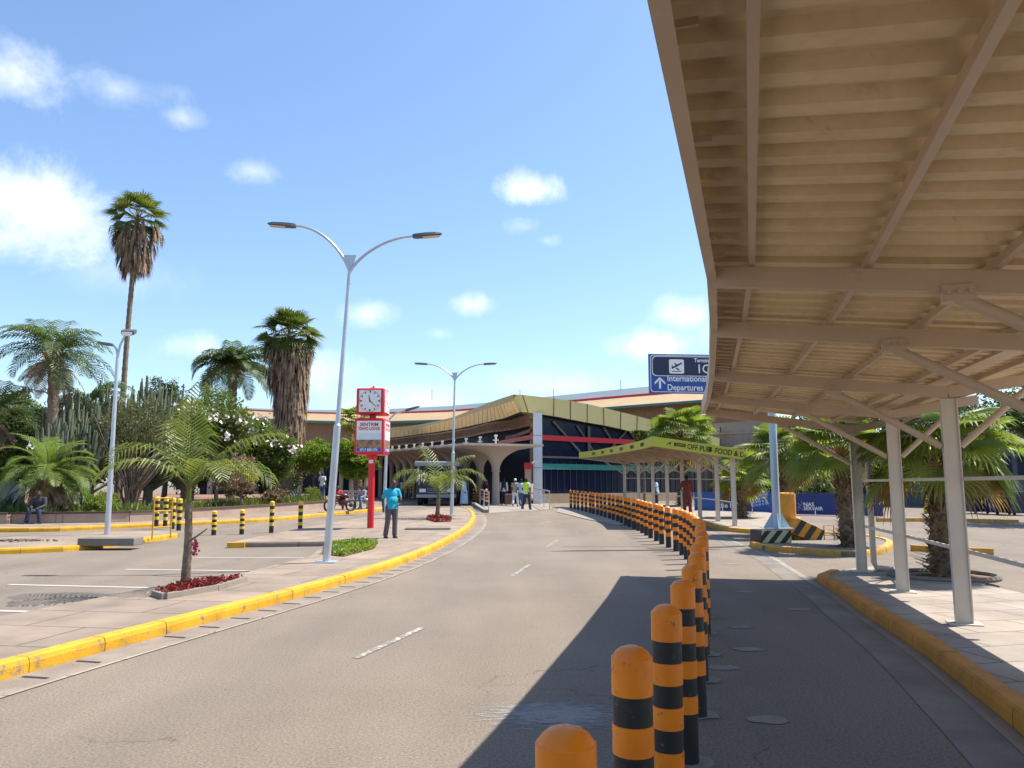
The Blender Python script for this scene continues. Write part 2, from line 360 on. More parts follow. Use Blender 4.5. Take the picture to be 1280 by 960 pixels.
def textmb(s, org, ex, ey, size, depth=.004, align='LEFT', xscale=1.0, bold=0.0):
    """lettering as a mesh laid on the plane org + ex*x + ey*y"""
    cu = bpy.data.curves.new('lettering', 'FONT'); cu.body = s; cu.size = size; cu.align_x = align; cu.offset = bold
    cu.resolution_u = 3; cu.fill_mode = 'BOTH'; cu.extrude = 0
    ob = bpy.data.objects.new('lettering', cu); COL.objects.link(ob)
    dg = bpy.context.evaluated_depsgraph_get(); me = bpy.data.meshes.new_from_object(ob.evaluated_get(dg))
    ex, ey = Vector(ex).normalized(), Vector(ey).normalized(); nn = ex.cross(ey)
    mb = MB(); mb.v = [tuple(Vector(org)+ex*v.co.x*xscale+ey*v.co.y+nn*depth) for v in me.vertices]; mb.f = [tuple(p.vertices) for p in me.polygons]
    bpy.data.objects.remove(ob); bpy.data.meshes.remove(me); bpy.data.curves.remove(cu)
    return mb
def spline(pts, step=.5):
    pts = [Vector((p[0], p[1], p[2] if len(p) > 2 else 0)) for p in pts]; out = []
    q = [pts[0]*2-pts[1]]+pts+[pts[-1]*2-pts[-2]]
    for i in range(1, len(q)-2):
        n = max(1, int((q[i+1]-q[i]).length/step))
        for k in range(n):
            t = k/n; a, b, c, d = q[i-1], q[i], q[i+1], q[i+2]
            out.append(.5*((2*b)+(c-a)*t+(2*a-5*b+4*c-d)*t*t+(3*b-a-3*c+d)*t**3))
    out.append(pts[-1]); return out
def offset(path, d):
    out = []
    for i, p in enumerate(path):
        t = (path[min(i+1, len(path)-1)]-path[max(i-1, 0)]); t.z = 0; t.normalize()
        out.append(p+Vector((t.y, -t.x, 0))*d)      # positive: to the right of travel
    return out
def resample(path, L):
    out = [path[0].copy()]; acc_ = 0
    for a, b in zip(path, path[1:]):
        seg = (b-a).length; pos = 0
        while acc_+seg-pos >= L:
            pos += L-acc_; out.append(a+(b-a)*(pos/seg)); acc_ = 0
        acc_ += seg-pos
    return out
def kerb(name, path, m, w=.16, h=.135, side=1, L=.92):
    """row of kerbstones; the road face follows path, the stones lie on `side` of it"""
    p = resample(path, L); mb = MB(); pin = offset(p, w*side)
    for i in range(len(p)-1):
        a, b, c, d = p[i], p[i+1], pin[i+1], pin[i]
        u = (b-a).normalized()*.004; j = rnd.uniform(-.004, .004)
        n = len(mb.v); prof = [(0, -.05), (.012, h*.62), (.09, h*.93), (.25, h), (1, h), (1, -.05)]
        for (A, D) in ((a+u, d+u), (b-u, c-u)):
            for t, z in prof: q = A.lerp(D, t); mb.v.append((q.x+j, q.y, z+j*.5))
        k = len(prof)
        for q in range(k-1): mb.f.append((n+q, n+q+1, n+k+q+1, n+k+q) if side > 0 else (n+q, n+k+q, n+k+q+1, n+q+1))
        mb.f.append(tuple(n+q for q in range(k))); mb.f.append(tuple(n+k+q for q in reversed(range(k))))
    return struct(name, mb, m)
def ribbon(a, b, h=.004):
    mb = MB()
    for i in range(min(len(a), len(b))-1):
        mb.quad((a[i].x, a[i].y, h), (b[i].x, b[i].y, h), (b[i+1].x, b[i+1].y, h), (a[i+1].x, a[i+1].y, h))
    return mb
def V2(p): return (p[0], p[1])

# ------------------------------------------------------------------ ground, roads, islands
mb = MB(); mb.quad((-500, -60, 0), (500, -60, 0), (500, 900, 0), (-500, 900, 0)); struct('ground', mb, A_)
front = spline([(-8.2, -6), (-6.6, -1), (-5.4, 3.4), (-4.52, 7.3), (-4.02, 9.3), (-3.30, 12.16), (-2.62, 15.7), (-2.13, 20), (-1.80, 24.5)] +
               [V2(G(585, 659)), V2(G(590, 648)), V2(G(585, 639.5)), V2(G(573, 636.5))], .45)
back = [G(573, 636.5), G(530, 640), G(480, 646), G(420, 656), G(350, 670), G(290, 683), G(430, 681.5), G(397, 694), G(388, 702), G(307, 724), G(187, 744), G(90, 765), G(0, 783), Vector((-6.9, 7, 0)), Vector((-8.3, 2.5, 0)), Vector((-10.5, -6, 0))]
mb = MB(); mb.prism([V2(p) for p in front]+[V2(p) for p in back[1:]], -.05, .12); struct('median_paving', mb, m_pave)
kerb('median_kerb', offset(front, .15)[:-2], m_yel, .165, .145, -1)
back_e = spline([V2(p) for p in back[8:]], .6)
mb = ribbon(back_e, offset(back_e, .12), .014); struct('median_edging', mb, m_conc)
noseb = spline([V2(G(285, 684.5)), V2(G(340, 684)), V2(G(430, 682.5))], .6)
kerb('side_kerb', noseb, m_dkerb, .14, .135, -1)
mb = MB(); a, b = G(284, 685), G(306, 684.6); mb.beam((a.x, a.y, .07), (b.x, b.y, .07), .16, .15); struct('kerb_nose', mb, m_yel)
ch_in = offset(front, .155); ch_out = offset(front, .60)
m_chan = mat('channel_concrete', (.17, .135, .105), .9, scale=2.2, col2=(.25, .205, .165), bump=.4, bscale=70, fine=.12)
struct('drain_channel', ribbon(ch_in, ch_out, .005), m_chan)
struct('channel_edge', ribbon(offset(front, .585), offset(front, .63), .009), m_pave2)
mb = MB(); pr = resample(offset(front, .2), .62)
for i in range(len(pr)-1):
    if rnd.random() < .08: continue
    t = (pr[i+1]-pr[i]).normalized(); n_ = Vector((t.y, -t.x, 0)); a = pr[i]+n_*.02; b = a+n_*.27
    mb.quad((a.x, a.y, .009), (b.x, b.y, .009), (b.x+t.x*.045, b.y+t.y*.045, .009), (a.x+t.x*.045, a.y+t.y*.045, .009))
struct('drain_slots', mb, m_slot)
# painted dashes, bay lines, repair patches
def line_on(a, b, w, h=.006):
    a, b = Vector(V2(a)+(0,)), Vector(V2(b)+(0,)); t = (b-a).normalized(); n_ = Vector((-t.y, t.x, 0))*w/2; mb.quad(*[(q.x, q.y, h) for q in (a-n_, b-n_, b+n_, a+n_)])
mb = MB()
for a, b in (((445, 823), (528, 785)), ((640, 720), (662, 706)), ((684, 684), (697, 675)), ((672, 655), (690, 652))): line_on(G(*a), G(*b), .085)
struct('lane_dashes', mb, m_white)
mb = MB()
for a, b in (((-40, 763), (84, 766)), ((11, 731), (187, 735)), ((157, 712), (326, 714)), ((244, 697), (392, 697.5)), ((-60, 673), (57, 672.6))): line_on(G(*a), G(*b), .11)
struct('bay_lines', mb, m_white2)
def blob(c, rx, ry, n=26, seed=0):
    r_ = random.Random(seed); return [(c[0]+rx*math.cos(2*math.pi*k/n)*(1+r_.uniform(-.18, .18)), c[1]+ry*math.sin(2*math.pi*k/n)*(1+r_.uniform(-.18, .18))) for k in range(n)]
mb = MB()
for i, (px, py) in enumerate([(1000, 762), (926, 784), (936, 812), (960, 900), (905, 835), (930, 740), (915, 705), (960, 693)]):
    g = G(px, py); mb.prism(blob(g, .15, .1, 18, i), None, .005)
struct('core_patches', mb, mat('patch_concrete', (.225, .20, .17), .9, .15, 3, .4, 60, fine=.1))
mb = MB(); g = G(705, 893); mb.prism(blob(g, .85, .60, 40, 3), None, .005)
m_scr = mat('scraped_asphalt', (.30, .30, .29), .9, .1, 6); nt = m_scr.node_tree
t_ = N(nt, 'ShaderNodeTexCoord'); gr = N(nt, 'ShaderNodeTexGradient', gradient_type='SPHERICAL'); mp_ = N(nt, 'ShaderNodeMapping'); mp_.inputs['Location'].default_value = (-1, -1, 0); mp_.inputs['Scale'].default_value = (2, 2, 0)
nt.links.new(t_.outputs['Generated'], mp_.inputs[0]); nt.links.new(mp_.outputs[0], gr.inputs[0])
mp2 = N(nt, 'ShaderNodeMapping'); mp2.inputs['Scale'].default_value = (2.2, 7, 1); mp2.inputs['Rotation'].default_value = (0, 0, .35); nt.links.new(t_.outputs['Object'], mp2.inputs[0])
ns = N(nt, 'ShaderNodeTexNoise'); ns.inputs['Scale'].default_value = 3.2; ns.inputs['Detail'].default_value = 10; ns.inputs['Roughness'].default_value = .75; nt.links.new(mp2.outputs[0], ns.inputs['Vector'])
ma = N(nt, 'ShaderNodeMath', operation='MULTIPLY_ADD'); nt.links.new(gr.outputs['Fac'], ma.inputs[0]); ma.inputs[1].default_value = .38; nt.links.new(ns.outputs['Fac'], ma.inputs[2])
mr_ = N(nt, 'ShaderNodeMapRange'); mr_.inputs['From Min'].default_value = .64; mr_.inputs['From Max'].default_value = .80; mr_.inputs['To Max'].default_value = .75; nt.links.new(ma.outputs[0], mr_.inputs['Value'])
nt.links.new(mr_.outputs[0], nt.nodes['Principled BSDF'].inputs['Alpha'])
struct('scraped_patch', mb, m_scr)
mb = MB(); g1, g2 = G(703, 683.5), G(935, 683.5); line_on(g1, g2, .035, .005); struct('asphalt_joint', mb, m_slot)
mb = MB(); g1 = G(135, 746); mb.prism(blob(g1+Vector((.2, 0, 0)), .55, .12, 22, 5), None, .005); struct('broken_patch', mb, m_concd)
# crossing apron at the entrance
mb = MB(); mb.prism([V2(G(*q)) for q in ((606, 642), (690, 637), (686, 629), (590, 629))], None, .012); struct('entrance_apron', mb, m_conc)
mb = MB(); mb.prism([V2(G(*q)) for q in ((695, 640), (735, 650), (775, 657), (800, 650), (760, 637), (700, 634))], -.02, .03); struct('apron_strip', mb, m_conc)

# island with the pale plinth on the left
iB = [V2(G(*q)) for q in ((-90, 696), (0, 693), (71, 690.5), (142, 684), (228, 671.6), (205, 668), (150, 669), (60, 673), (0, 677), (-90, 680))]
iBs = offset(spline(iB[:5], .6), -.1)
mb = MB(); mb.prism([V2(p) for p in iBs]+iB[5:], -.05, .12); struct('left_island', mb, m_pave)
kerb('left_island_kerb', spline(iB[:5], .6), m_yel, .17, .14, -1)
# far kerb, pavement, planted bank
k3 = spline([(-40, 22.5)]+[V2(G(*q)) for q in ((-60, 666), (0, 665.5), (71, 664.5), (188, 659), (337, 652), (408, 645), (457, 640.5), (484, 637))], .6)
kerb('far_kerb', k3, m_yel, .2, .15, -1)
wl = spline([(-40, 26)]+[V2(G(*q)) for q in ((-60, 660), (0, 658.5), (95, 657.5), (190, 654.5), (337, 644), (411, 637.5))], .6)
mb = MB(); mb.prism([V2(p) for p in offset(k3, -.15)]+[V2(G(470, 632)), V2(G(430, 633))]+[V2(p) for p in reversed(wl)], -.05, .12); struct('far_pavement', mb, m_pave)
bank = [V2(p) for p in wl]+[(-14, 60), (-22, 85), (-90, 85), (-90, 26)]
mb = MB(); mb.prism(bank, -.05, .42); struct('planted_bank', mb, m_soil)
mb = MB(); w1 = offset(wl, -.12)
for i in range(len(wl)-1):
    a, b = wl[i], wl[i+1]; z = gz(a.y)
    mb.beam((a.x, a.y, z+.22), (b.x, b.y, gz(b.y)+.22), .2, .5)
tw = thing('retaining_wall', 'low pinkish concrete retaining wall with dark coping in front of the palm garden', 'wall', (-17, 30, 0))
part('wall_face', mb, mat('pink_render', (.36, .26, .20), .9, .15, 1.5, .3, 40), tw)
mb = MB()
for i in range(len(wl)-1):
    a, b = wl[i], wl[i+1]; mb.beam((a.x, a.y, gz(a.y)+.505), (b.x, b.y, gz(b.y)+.505), .27, .065)
part('coping', mb, mat('dark_coping', (.085, .05, .04), .9, .2, 2, .3, 30), tw)
mb = MB(); q = resample(wl, 2.4)
for p in q: mb.box((p.x+.01, p.y-.1, gz(p.y)+.22), (.03, .012, .42))
part('joint', mb, m_dkerb, tw)

# right-hand pavement, gutter, islands
kr = spline([(.9, -6), (1.75, -1), (2.55, 2.2), (3.50, 5.6), (4.12, 8.0), (4.57, 10.16), (5.05, 12.3), (5.33, 13.75), (5.62, 14.3), (6.2, 14.75)], .4)
right = [V2(G(1093, 707, .12)), V2(G(1153, 711, .12)), V2(G(1233, 731, .12)), V2(G(1290, 744, .12)), (13, 9.8), (20, 3), (20, -8)]
mb = MB(); mb.prism([V2(p) for p in offset(kr, .1)]+right, -.05, .12); struct('right_pavement', mb, m_pave2)
kerb('right_kerb', kr, m_yel2 if False else mat('orange_kerb_paint', (.34, .14, .010), .75, scale=3, col2=(.54, .22, .012), bump=.4, bscale=60, fine=.06), .17, .15, 1)
gt = spline([(.9, -6), (1.75, -1), (2.55, 2.2), (3.50, 5.6), (4.12, 8.0), (4.57, 10.16), (5.05, 12.3), (5.33, 13.9), (5.75, 16.2), (6.2, 19), V2(G(890, 665))], .4)
struct('gutter_strip', ribbon(offset(gt, -.50), offset(gt, -.10), .005), m_concd)
struct('gutter_lip', ribbon(offset(gt, -.13), offset(gt, -.01), .009), m_conc)
iC = [V2(G(*q)) for q in ((937, 683), (950, 688), (1010, 693), (1080, 697), (1114, 688), (1110, 679), (1060, 672), (990, 668), (950, 672))]
iCs = offset(spline(iC+[iC[0]], .4), -.08)[:-1]
mb = MB(); mb.prism([V2(p) for p in iCs], -.05, .12); struct('sign_island', mb, m_concd)
kerb('sign_island_kerb', spline(iC+[iC[0]], .4), m_yel2, .17, .15, -1, .8)
for nm, q in (('short_kerb', ((1030, 671), (1070, 673), (1125, 678))), ('side_road_kerb', ((1142, 688), (1200, 692), (1290, 694))), ('yard_kerb', ((1095, 652), (1180, 652), (1300, 655)))):
    kerb(nm, spline([V2(G(*a)) for a in q], .6), m_yel2 if nm != 'short_kerb' else m_yel, .17, .15, 1)
C2 = [(8.0, 28.0), (8.15, 30.8), (8.12, 33.6), (8.0, 36.4), (7.85, 39.2), (7.64, 42.0), (7.33, 44.8), (6.9, 47.5)]
k2 = spline([V2(G(950, 668)), V2(G(905, 664)), (7.35, 28.6), (7.45, 31), (7.4, 34), (7.25, 37), (7.05, 40), (6.8, 43), (6.3, 46), (5.6, 49)], .6)
mb = MB(); mb.prism([V2(p) for p in offset(k2, .1)]+[(9.5, 51), (12.5, 44), (12.6, 34), V2(G(1000, 655))], -.05, .12); struct('stop_pavement', mb, m_pave2)
kerb('stop_kerb', k2, m_yel2, .18, .15, 1)
# red beds round the young palms, green strip by the big lamp
# ------------------------------------------------------------------ foliage helpers
def rv(a, b): return rnd.uniform(a, b)
def pinnate(mb, base, az, el, L, droop, n=34, lf=.45, w=.03, hang=.35, rach=None, vee=.5, el_floor=-1.35):
    p = Vector(base); pts = [p.copy()]; steps = 14; e = el; h = Vector((math.cos(az), math.sin(az), 0)); ds = L/steps; fr = []
    for i in range(steps):
        t = (i+.5)/steps; e = max(el-droop*t**1.3, el_floor); d = h*math.cos(e)+Vector((0, 0, math.sin(e)))
        p = p+d*ds; pts.append(p.copy()); fr.append(d)
    if rach is not None: rach.tube(pts, [max(.004, .02*L/2.2*(1-i/(steps+1))) for i in range(steps+1)], 4, False)
    sd = Vector((-h.y, h.x, 0))
    for k in range(n):
        t = .12+.88*(k+.5)/n; f = t*steps; i = min(int(f), steps-1); q = pts[i].lerp(pts[i+1], f-i); d = fr[i]; up = sd.cross(d)*-1
        if up.z < 0: up = -up
        ll = lf*(math.sin(math.pi*min(1, t*.92+.10))**.6)*rv(.85, 1.1)
        for s_ in (-1, 1):
            fw = .45+.5*t; v = (sd*s_*1.0+d*fw+up*vee*rv(.5, 1.1)).normalized()
            m1 = q+v*ll*.55; v2 = (v+Vector((0, 0, -hang*rv(.7, 1.5)))).normalized(); tip = m1+v2*ll*.45
            ww = d*w*.5*rv(.8, 1.2)
            mb.quad(q-ww*.6, q+ww*.6, m1+ww, m1-ww); mb.tri(m1-ww, m1+ww, tip)
def fanleaf(mb, base, az, el, pet, rad, stem=None, segs=26, spread=2.6, droop=.25, tipdroop=.3, split=.5):
    h = Vector((math.cos(az), math.sin(az), 0)); d = (h*math.cos(el)+Vector((0, 0, math.sin(el)))); hub = Vector(base)+d*pet+Vector((0, 0, -droop*pet*.3))
    if stem is not None: stem.tube([base, Vector(base)+d*pet*.5, hub], [.022, .016, .011], 4, False)
    e2 = el-droop-rv(.1, .5); d2 = h*math.cos(e2)+Vector((0, 0, math.sin(e2))); sd = Vector((-h.y, h.x, 0)); rl = rv(-.35, .35)
    up = d2.cross(sd); sd = (sd*math.cos(rl)+up*math.sin(rl)).normalized(); up = d2.cross(sd)
    if up.z < 0: up = -up
    prev = None
    for k in range(segs):
        a = -spread/1.0+2*spread*(k+.5)/segs; da = spread/segs
        def dirn(x): return (d2*math.cos(x)+sd*math.sin(x)+up*.10*abs(math.sin(x)))
        r1 = rad*split; r2 = rad*rv(.88, 1.05)*(1-.12*abs(a)/spread)
        l, r, c = hub+dirn(a-da)*r1, hub+dirn(a+da)*r1, hub+dirn(a)*r1*1.0+up*.035*rad
        tip = hub+dirn(a)*r2+Vector((0, 0, -tipdroop*rad*rv(.4, 1.2)*.6)); mid = hub+dirn(a)*(r1*.4+r2*.6)+Vector((0, 0, -tipdroop*rad*.12)); wd = (r-l)*.32
        mb.tri(hub, l, c); mb.tri(hub, c, r); mb.quad(l, c, mid+up*.01, mid-wd); mb.quad(c, r, mid+wd, mid+up*.01); mb.tri(mid-wd, mid+wd, tip)
def ring_trunk(mb, pts, rad, n=10, bulge=.12, step=.14):
    sp = spline([tuple(p) for p in pts], step); m_ = len(sp); rr = []
    for i in range(m_):
        t = i/(m_-1)*(len(rad)-1); j = min(int(t), len(rad)-2); r_ = rad[j]+(rad[j+1]-rad[j])*(t-j); rr.append(r_*(1+(bulge if i % 2 else -bulge*.4)*rv(.6, 1.3)))
    mb.tube(sp, rr, n)
def leaves(mb, blobs, n, size, asp=.5, shell=.55, seed=None):
    tot = sum(b[1][0]*b[1][1]*b[1][2] for b in blobs)
    for c, r in blobs:
        c = Vector(c); k = int(n*(r[0]*r[1]*r[2])/tot); cl = []
        for _ in range(max(4, k//38)):
            v = Vector((rnd.gauss(0, 1), rnd.gauss(0, 1), rnd.gauss(0, 1))).normalized()*rv(shell, 1.0); cl.append(Vector((v.x*r[0], v.y*r[1], v.z*r[2]))+c)
        cr = min(r)*.30
        for _ in range(k):
            q = rnd.choice(cl); v = Vector((rnd.gauss(0, 1), rnd.gauss(0, 1), rnd.gauss(0, 1)*.8)); p = q+v*cr*.55
            nn = Vector((rnd.gauss(0, 1), rnd.gauss(0, 1), rnd.gauss(0, 1)+.7)).normalized(); a = nn.orthogonal().normalized(); a = Matrix.Rotation(rv(0, 6.28), 3, nn) @ a; b = nn.cross(a)
            s_ = size*rv(.6, 1.35); mb.quad(p-a*s_, p-b*s_*asp, p+a*s_, p+b*s_*asp)
def branches(mb, base, tops, r0, n=6):
    base = Vector(base)
    for t in tops:
        t = Vector(t); m1 = base.lerp(t, .35)+Vector((rv(-.1, .1), rv(-.1, .1), .05)); m2 = base.lerp(t, .7)+Vector((rv(-.15, .15), rv(-.15, .15), .1))
        mb.tube([base, m1, m2, t], [r0*.75, r0*.55, r0*.32, r0*.12], n, False)
def leafy(name, label, cat, base, blobs, n, size, m, trunk_h=1.0, r0=.12, group=None, flowers=0, asp=.5, bark=None, shell=.5, fl_m=None):
    base = Vector(base); t = thing(name, label, cat, base, group); tb = MB()
    top = base+Vector((rv(-.1, .1), rv(-.1, .1), trunk_h)); tb.tube([base-Vector((0, 0, .1)), base.lerp(top, .5)+Vector((rv(-.06, .06), 0, 0)), top], [r0*1.25, r0, r0*.8], 8)
    tops = []
    for c, r in blobs:
        for _ in range(4): tops.append(Vector(c)+Vector((rv(-.6, .6)*r[0], rv(-.6, .6)*r[1], rv(-.2, .7)*r[2])))
    branches(tb, top, tops, r0)
    part('trunk' if cat != 'shrub' else 'stems', tb, bark or m_bark, t, smooth=True)
    cb = MB(); leaves(cb, blobs, n, size, asp, shell); part('crown', cb, m, t)
    if flowers:
        fb = MB(); leaves(fb, [(Vector(c)+Vector((0, -.25*r[1], .1*r[2])), r) for c, r in blobs], flowers, size*1.25, .8, .85); part('blossoms', fb, fl_m or m_flow, t)
    return t

# ------------------------------------------------------------------ canopies (steel shelters over the kerb)
def lerpz(p, z): return Vector((p[0], p[1], z))
def canopy(root, fr, zE, zC, rext, zR, cols, fasc_m, fasc_h, fasc_out, post_m, rib=.25, endpad=.25, sheet_m=None, braces=True):
    """fr: list of (edge xy, column xy). Butterfly section: edge high, valley at the columns, short right wing."""
    nF = len(fr); E_, Cc, Rr = [], [], []
    for e, c in fr:
        d = (Vector(e)-Vector(c)); u = d.normalized(); g = gz(c[1]); k = zC(c[1]) if callable(zC) else zC
        E_.append(Vector((e[0], e[1], zE+g))); Cc.append(Vector((c[0], c[1], k+g))); r_ = Vector(c)-u*rext; Rr.append(Vector((r_.x, r_.y, zR+g)))
    for i in range(nF):
        mb = MB(); dn = Vector((0, 0, .075)); mb.beam(E_[i]+dn, Cc[i]+dn, .065, .135); part('rafter', mb, m_beam, root)
        mb = MB(); mb.beam(Cc[i]+dn*1.0+Vector((0, 0, .002)), Rr[i]+dn, .06, .13); part('rafter', mb, m_beam, root)
    # purlins along the roof
    tl = (Vector(fr[0][0])-Vector(fr[0][1])).length
    pend = endpad
    def along(lst):
        a = lst[0]+(lst[0]-lst[1]).normalized()*pend; b = lst[-1]+(lst[-1]-lst[-2]).normalized()*pend
        return [a]+lst+[b]
    for f in (.085, .35, .61, .87):
        mb = MB(); L_ = along([E_[i].lerp(Cc[i], f)+Vector((0, 0, .19)) for i in range(nF)])
        for a, b in zip(L_, L_[1:]): mb.beam(a, b, .042, .058)
        part('purlin', mb, m_beam, root)
    for f in (.3, .92):
        mb = MB(); L_ = along([Cc[i].lerp(Rr[i], f)+Vector((0, 0, .19)) for i in range(nF)])
        for a, b in zip(L_, L_[1:]): mb.beam(a, b, .042, .058)
        part('purlin', mb, m_beam, root)
    # corrugated sheet: left slope and right wing
    ez = Vector((0, 0, .232))
    def strip(A, B, nm, n_cross=2):
        A, B = along(A), along(B); SA, SB = spline([tuple(p) for p in A], 5), spline([tuple(p) for p in B], 5)
        SA, SB = A, B; mb = MB(); tot = 0; rows = []
        for i in range(len(SB)-1):
            L_ = (SB[i+1]-SB[i]).length; n = max(1, round(L_/rib)) if L_ > rib*.9 else 1
            for k in range(n):
                for t, z in ((0, 0), (.10, .052), (.5, .052), (.60, 0)):
                    rows.append((SA[i].lerp(SA[i+1], (k+t)/n)+Vector((0, 0, z)), SB[i].lerp(SB[i+1], (k+t)/n)+Vector((0, 0, z))))
        rows.append((SA[-1], SB[-1]))
        for (a, b), (c, d) in zip(rows, rows[1:]):
            a, b, c, d = a+ez, b+ez, c+ez, d+ez; up = Vector((0, 0, .004))
            mb.quad(a, c, d, b)
            mb.quad(a+up, b+up, d+up, c+up)
        part(nm, mb, sheet_m or m_sheet, root)
    strip([p+(p-q).normalized()*(fasc_out+.012) for p, q in zip(E_, Cc)], Cc, 'roof_sheet'); strip(Cc, Rr, 'roof_sheet')
    # valley gutter
    mb = MB(); L_ = along([c+Vector((0, 0, .245)) for c in Cc])
    for a, b in zip(L_, L_[1:]): mb.beam(a, b, .2, .05)
    part('valley_gutter', mb, m_beam, root)
    # edge fascia with brackets
    out = [(e-c).normalized()*fasc_out for e, c in zip(E_, Cc)]; FE = along([e+Vector((o.x, o.y, .305-fasc_h*.5)) for e, o in zip(E_, out)])
    mb = MB()
    for a, b in zip(FE, FE[1:]): mb.beam(a, b, .03, fasc_h)
    fa = part('fascia', mb, fasc_m, root)
    if fasc_h < .3:
        mb = MB()
        for a, b in zip(FE, FE[1:]): mb.beam(a+Vector((.02, 0, -fasc_h/2)), b+Vector((.02, 0, -fasc_h/2)), .06, .012)
        part('fascia_lip', mb, fasc_m, root)
        mb = MB(); rs = resample(FE, .9)
        for p in rs:
            mb = MB(); mb.beam(p+Vector((.01, 0, .0)), p+Vector((.11, -.03, .0)), .014, .03); part('fascia_bracket', mb, m_beam, root)
    # posts, braces
    for i in range(nF):
        if not cols[i]: continue
        c = Cc[i]; g = gz(c.y); yaw = math.atan2(fr[i][0][1]-fr[i][1][1], fr[i][0][0]-fr[i][1][0])
        mb = MB(); w = .175; t = .12; z0 = g+.12
        mb.box((c.x, c.y, (z0+c.z-.004)/2), (w*.92, t*.62, c.z-z0-.004), yaw)
        for s_ in (-1, 1):
            o = Vector((math.cos(yaw), math.sin(yaw), 0))*s_*w*.5*.92; mb.box((c.x+o.x, c.y+o.y, (z0+c.z-.012)/2), (.014, t, c.z-z0-.012), yaw)
        po = part('post', mb, post_m, root)
        mb = MB(); mb.box((c.x, c.y, z0+.008), (.34, .26, .016), yaw); part('base_plate', mb, post_m, po)
        for sx in (-1, 1):
            for sy in (-1, 1):
                o = Matrix.Rotation(yaw, 3, 'Z') @ Vector((sx*.14, sy*.1, 0)); mb2 = MB(); mb2.tube([(c.x+o.x, c.y+o.y, z0+.016), (c.x+o.x, c.y+o.y, z0+.065)], .011, 6)
                if nF > 6: continue
                part('anchor_bolt', mb2, m_galv, po)
        if braces:
            low = Vector((c.x, c.y, c.z-.56)); u = (E_[i]-c); hi = c.lerp(E_[i], .47)+Vector((0, 0, -.02)); uu = Vector((u.x, u.y, 0)).normalized()*.1
            mb = MB(); mb.tube([low+uu, hi], .041, 10); br_ = part('brace', mb, m_beam, root, smooth=True)
            mb = MB(); q = hi+Vector((0, 0, .02)); mb.beam(q-uu*.9, q+uu*.9, .10, .10)
            if nF < 9 and c.y < 16:
                sdn = Vector((uu.y, -uu.x, 0)).normalized()
                if sdn.y > 0: sdn = -sdn
                for bx in (-.6, 0, .6): mb.tube([q+uu*bx+sdn*.045, q+uu*bx+sdn*.068], .014, 6)
            part('bracket', mb, m_beam, br_)
            hr = c.lerp(Rr[i], .72)+Vector((0, 0, -.01)); mb = MB(); mb.tube([low-uu, hr], .039, 10); part('brace', mb, m_beam, root, smooth=True)
    # rails between the posts
    idx = [i for i in range(nF) if cols[i]]
    for i, j in zip(idx, idx[1:]):
        for zz in (1.76, .93):
            a, b = Cc[i], Cc[j]; mb = MB(); o = Vector((.105, .02, 0))
            mb.beam((a.x+o.x, a.y, gz(a.y)+zz), (b.x+o.x, b.y, gz(b.y)+zz), .04, .04); part('rail', mb, post_m, root)
    return E_, Cc, Rr, FE
vec = (2.50, -.98)
def col_of(e): return (e[0]+vec[0], e[1]+vec[1])
ed = [(-1.75, -4.2), (-.55, -.9), (.42, 1.92), (1.40, 5.10), (1.88, 6.88), (2.64, 9.9), (3.28, 12.6), (3.80, 15.0)]
fr = [(e, col_of(e)) for e in ed]
fr[5] = ((2.64, 9.9), (5.15, 9.02)); fr[6] = ((3.28, 12.6), (5.77, 11.63)); fr[7] = ((3.80, 15.0), (6.37, 14.3))
near = thing('bus_shelter', 'large beige steel canopy with corrugated roof overhanging the right side of the road', 'shelter', (5.15, 9.02, .12))
canopy(near, fr, 3.02, lambda y: 2.70-.012*max(0, y-9), 1.15, 2.86, [True]*8, m_beam, .235, .055, m_post)
# downpipe beside the last post
mb = MB(); c = fr[7][1]; x, y = c[0]+.28, c[1]+.12
mb.tube([(x+.5, y+.1, 2.5), (x+.05, y, 2.15), (x, y, 2.05), (x, y, .28), (x+.03, y-.03, .18), (x+.3, y-.1, .15)], .055, 10); part('downpipe', mb, m_post, near, smooth=True)

m_lime = mat('lime_yellow_board', (.46, .46, .025), .5, scale=2.5, col2=(.53, .51, .05))
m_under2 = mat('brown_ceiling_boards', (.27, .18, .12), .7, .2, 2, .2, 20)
fr2 = [((c[0]-2.66+(.0 if i < 5 else .05*(i-4)), c[1]+.62), c) for i, c in enumerate(C2)]
far = thing('bus_shelter', 'far canopy with lime yellow fascia advertising a pub, food and drinks', 'shelter', (8, 28, .2))
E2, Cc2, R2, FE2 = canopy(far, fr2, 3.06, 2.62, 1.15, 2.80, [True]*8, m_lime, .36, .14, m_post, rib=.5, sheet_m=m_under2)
# front end board with the lettering
a = FE2[0]; b = Cc2[0]+(Cc2[0]-Cc2[1]).normalized()*.25+Vector((0, 0, .20)); c = R2[0]+(R2[0]-R2[1]).normalized()*.25+Vector((0, 0, .16))
b.z = a.z-.47; ex = (b-a).normalized(); c = b+ex*.62
mb = MB(); mb.beam(a, c, .03, .36); part('end_board', mb, m_lime, far)
eyv = Vector((0, 0, 1)); eyv = (eyv-ex*eyv.dot(ex)).normalized(); nn = ex.cross(eyv); o0 = a+nn*.02
Lf = (c-a).length
def ontext(s, x, size, y=-.09, m=m_black, xs=.8, bold=.004, parent=far, nm='lettering', al='LEFT'):
    return part(nm, textmb(s, o0+ex*x+eyv*y, ex, eyv, size, .004, al, xs, bold), m, parent)
ontext('OFF PUB', 1.26, .27); ontext('FOOD & DRINKS', 2.24, .27)
mb = MB(); q = o0+nn*.004; mb.quad(*[q+ex*x+eyv*y for x, y in ((.78, -.05), (1.20, -.05), (1.20, .075), (.78, .075))]); part('label_box', mb, m_black, far)
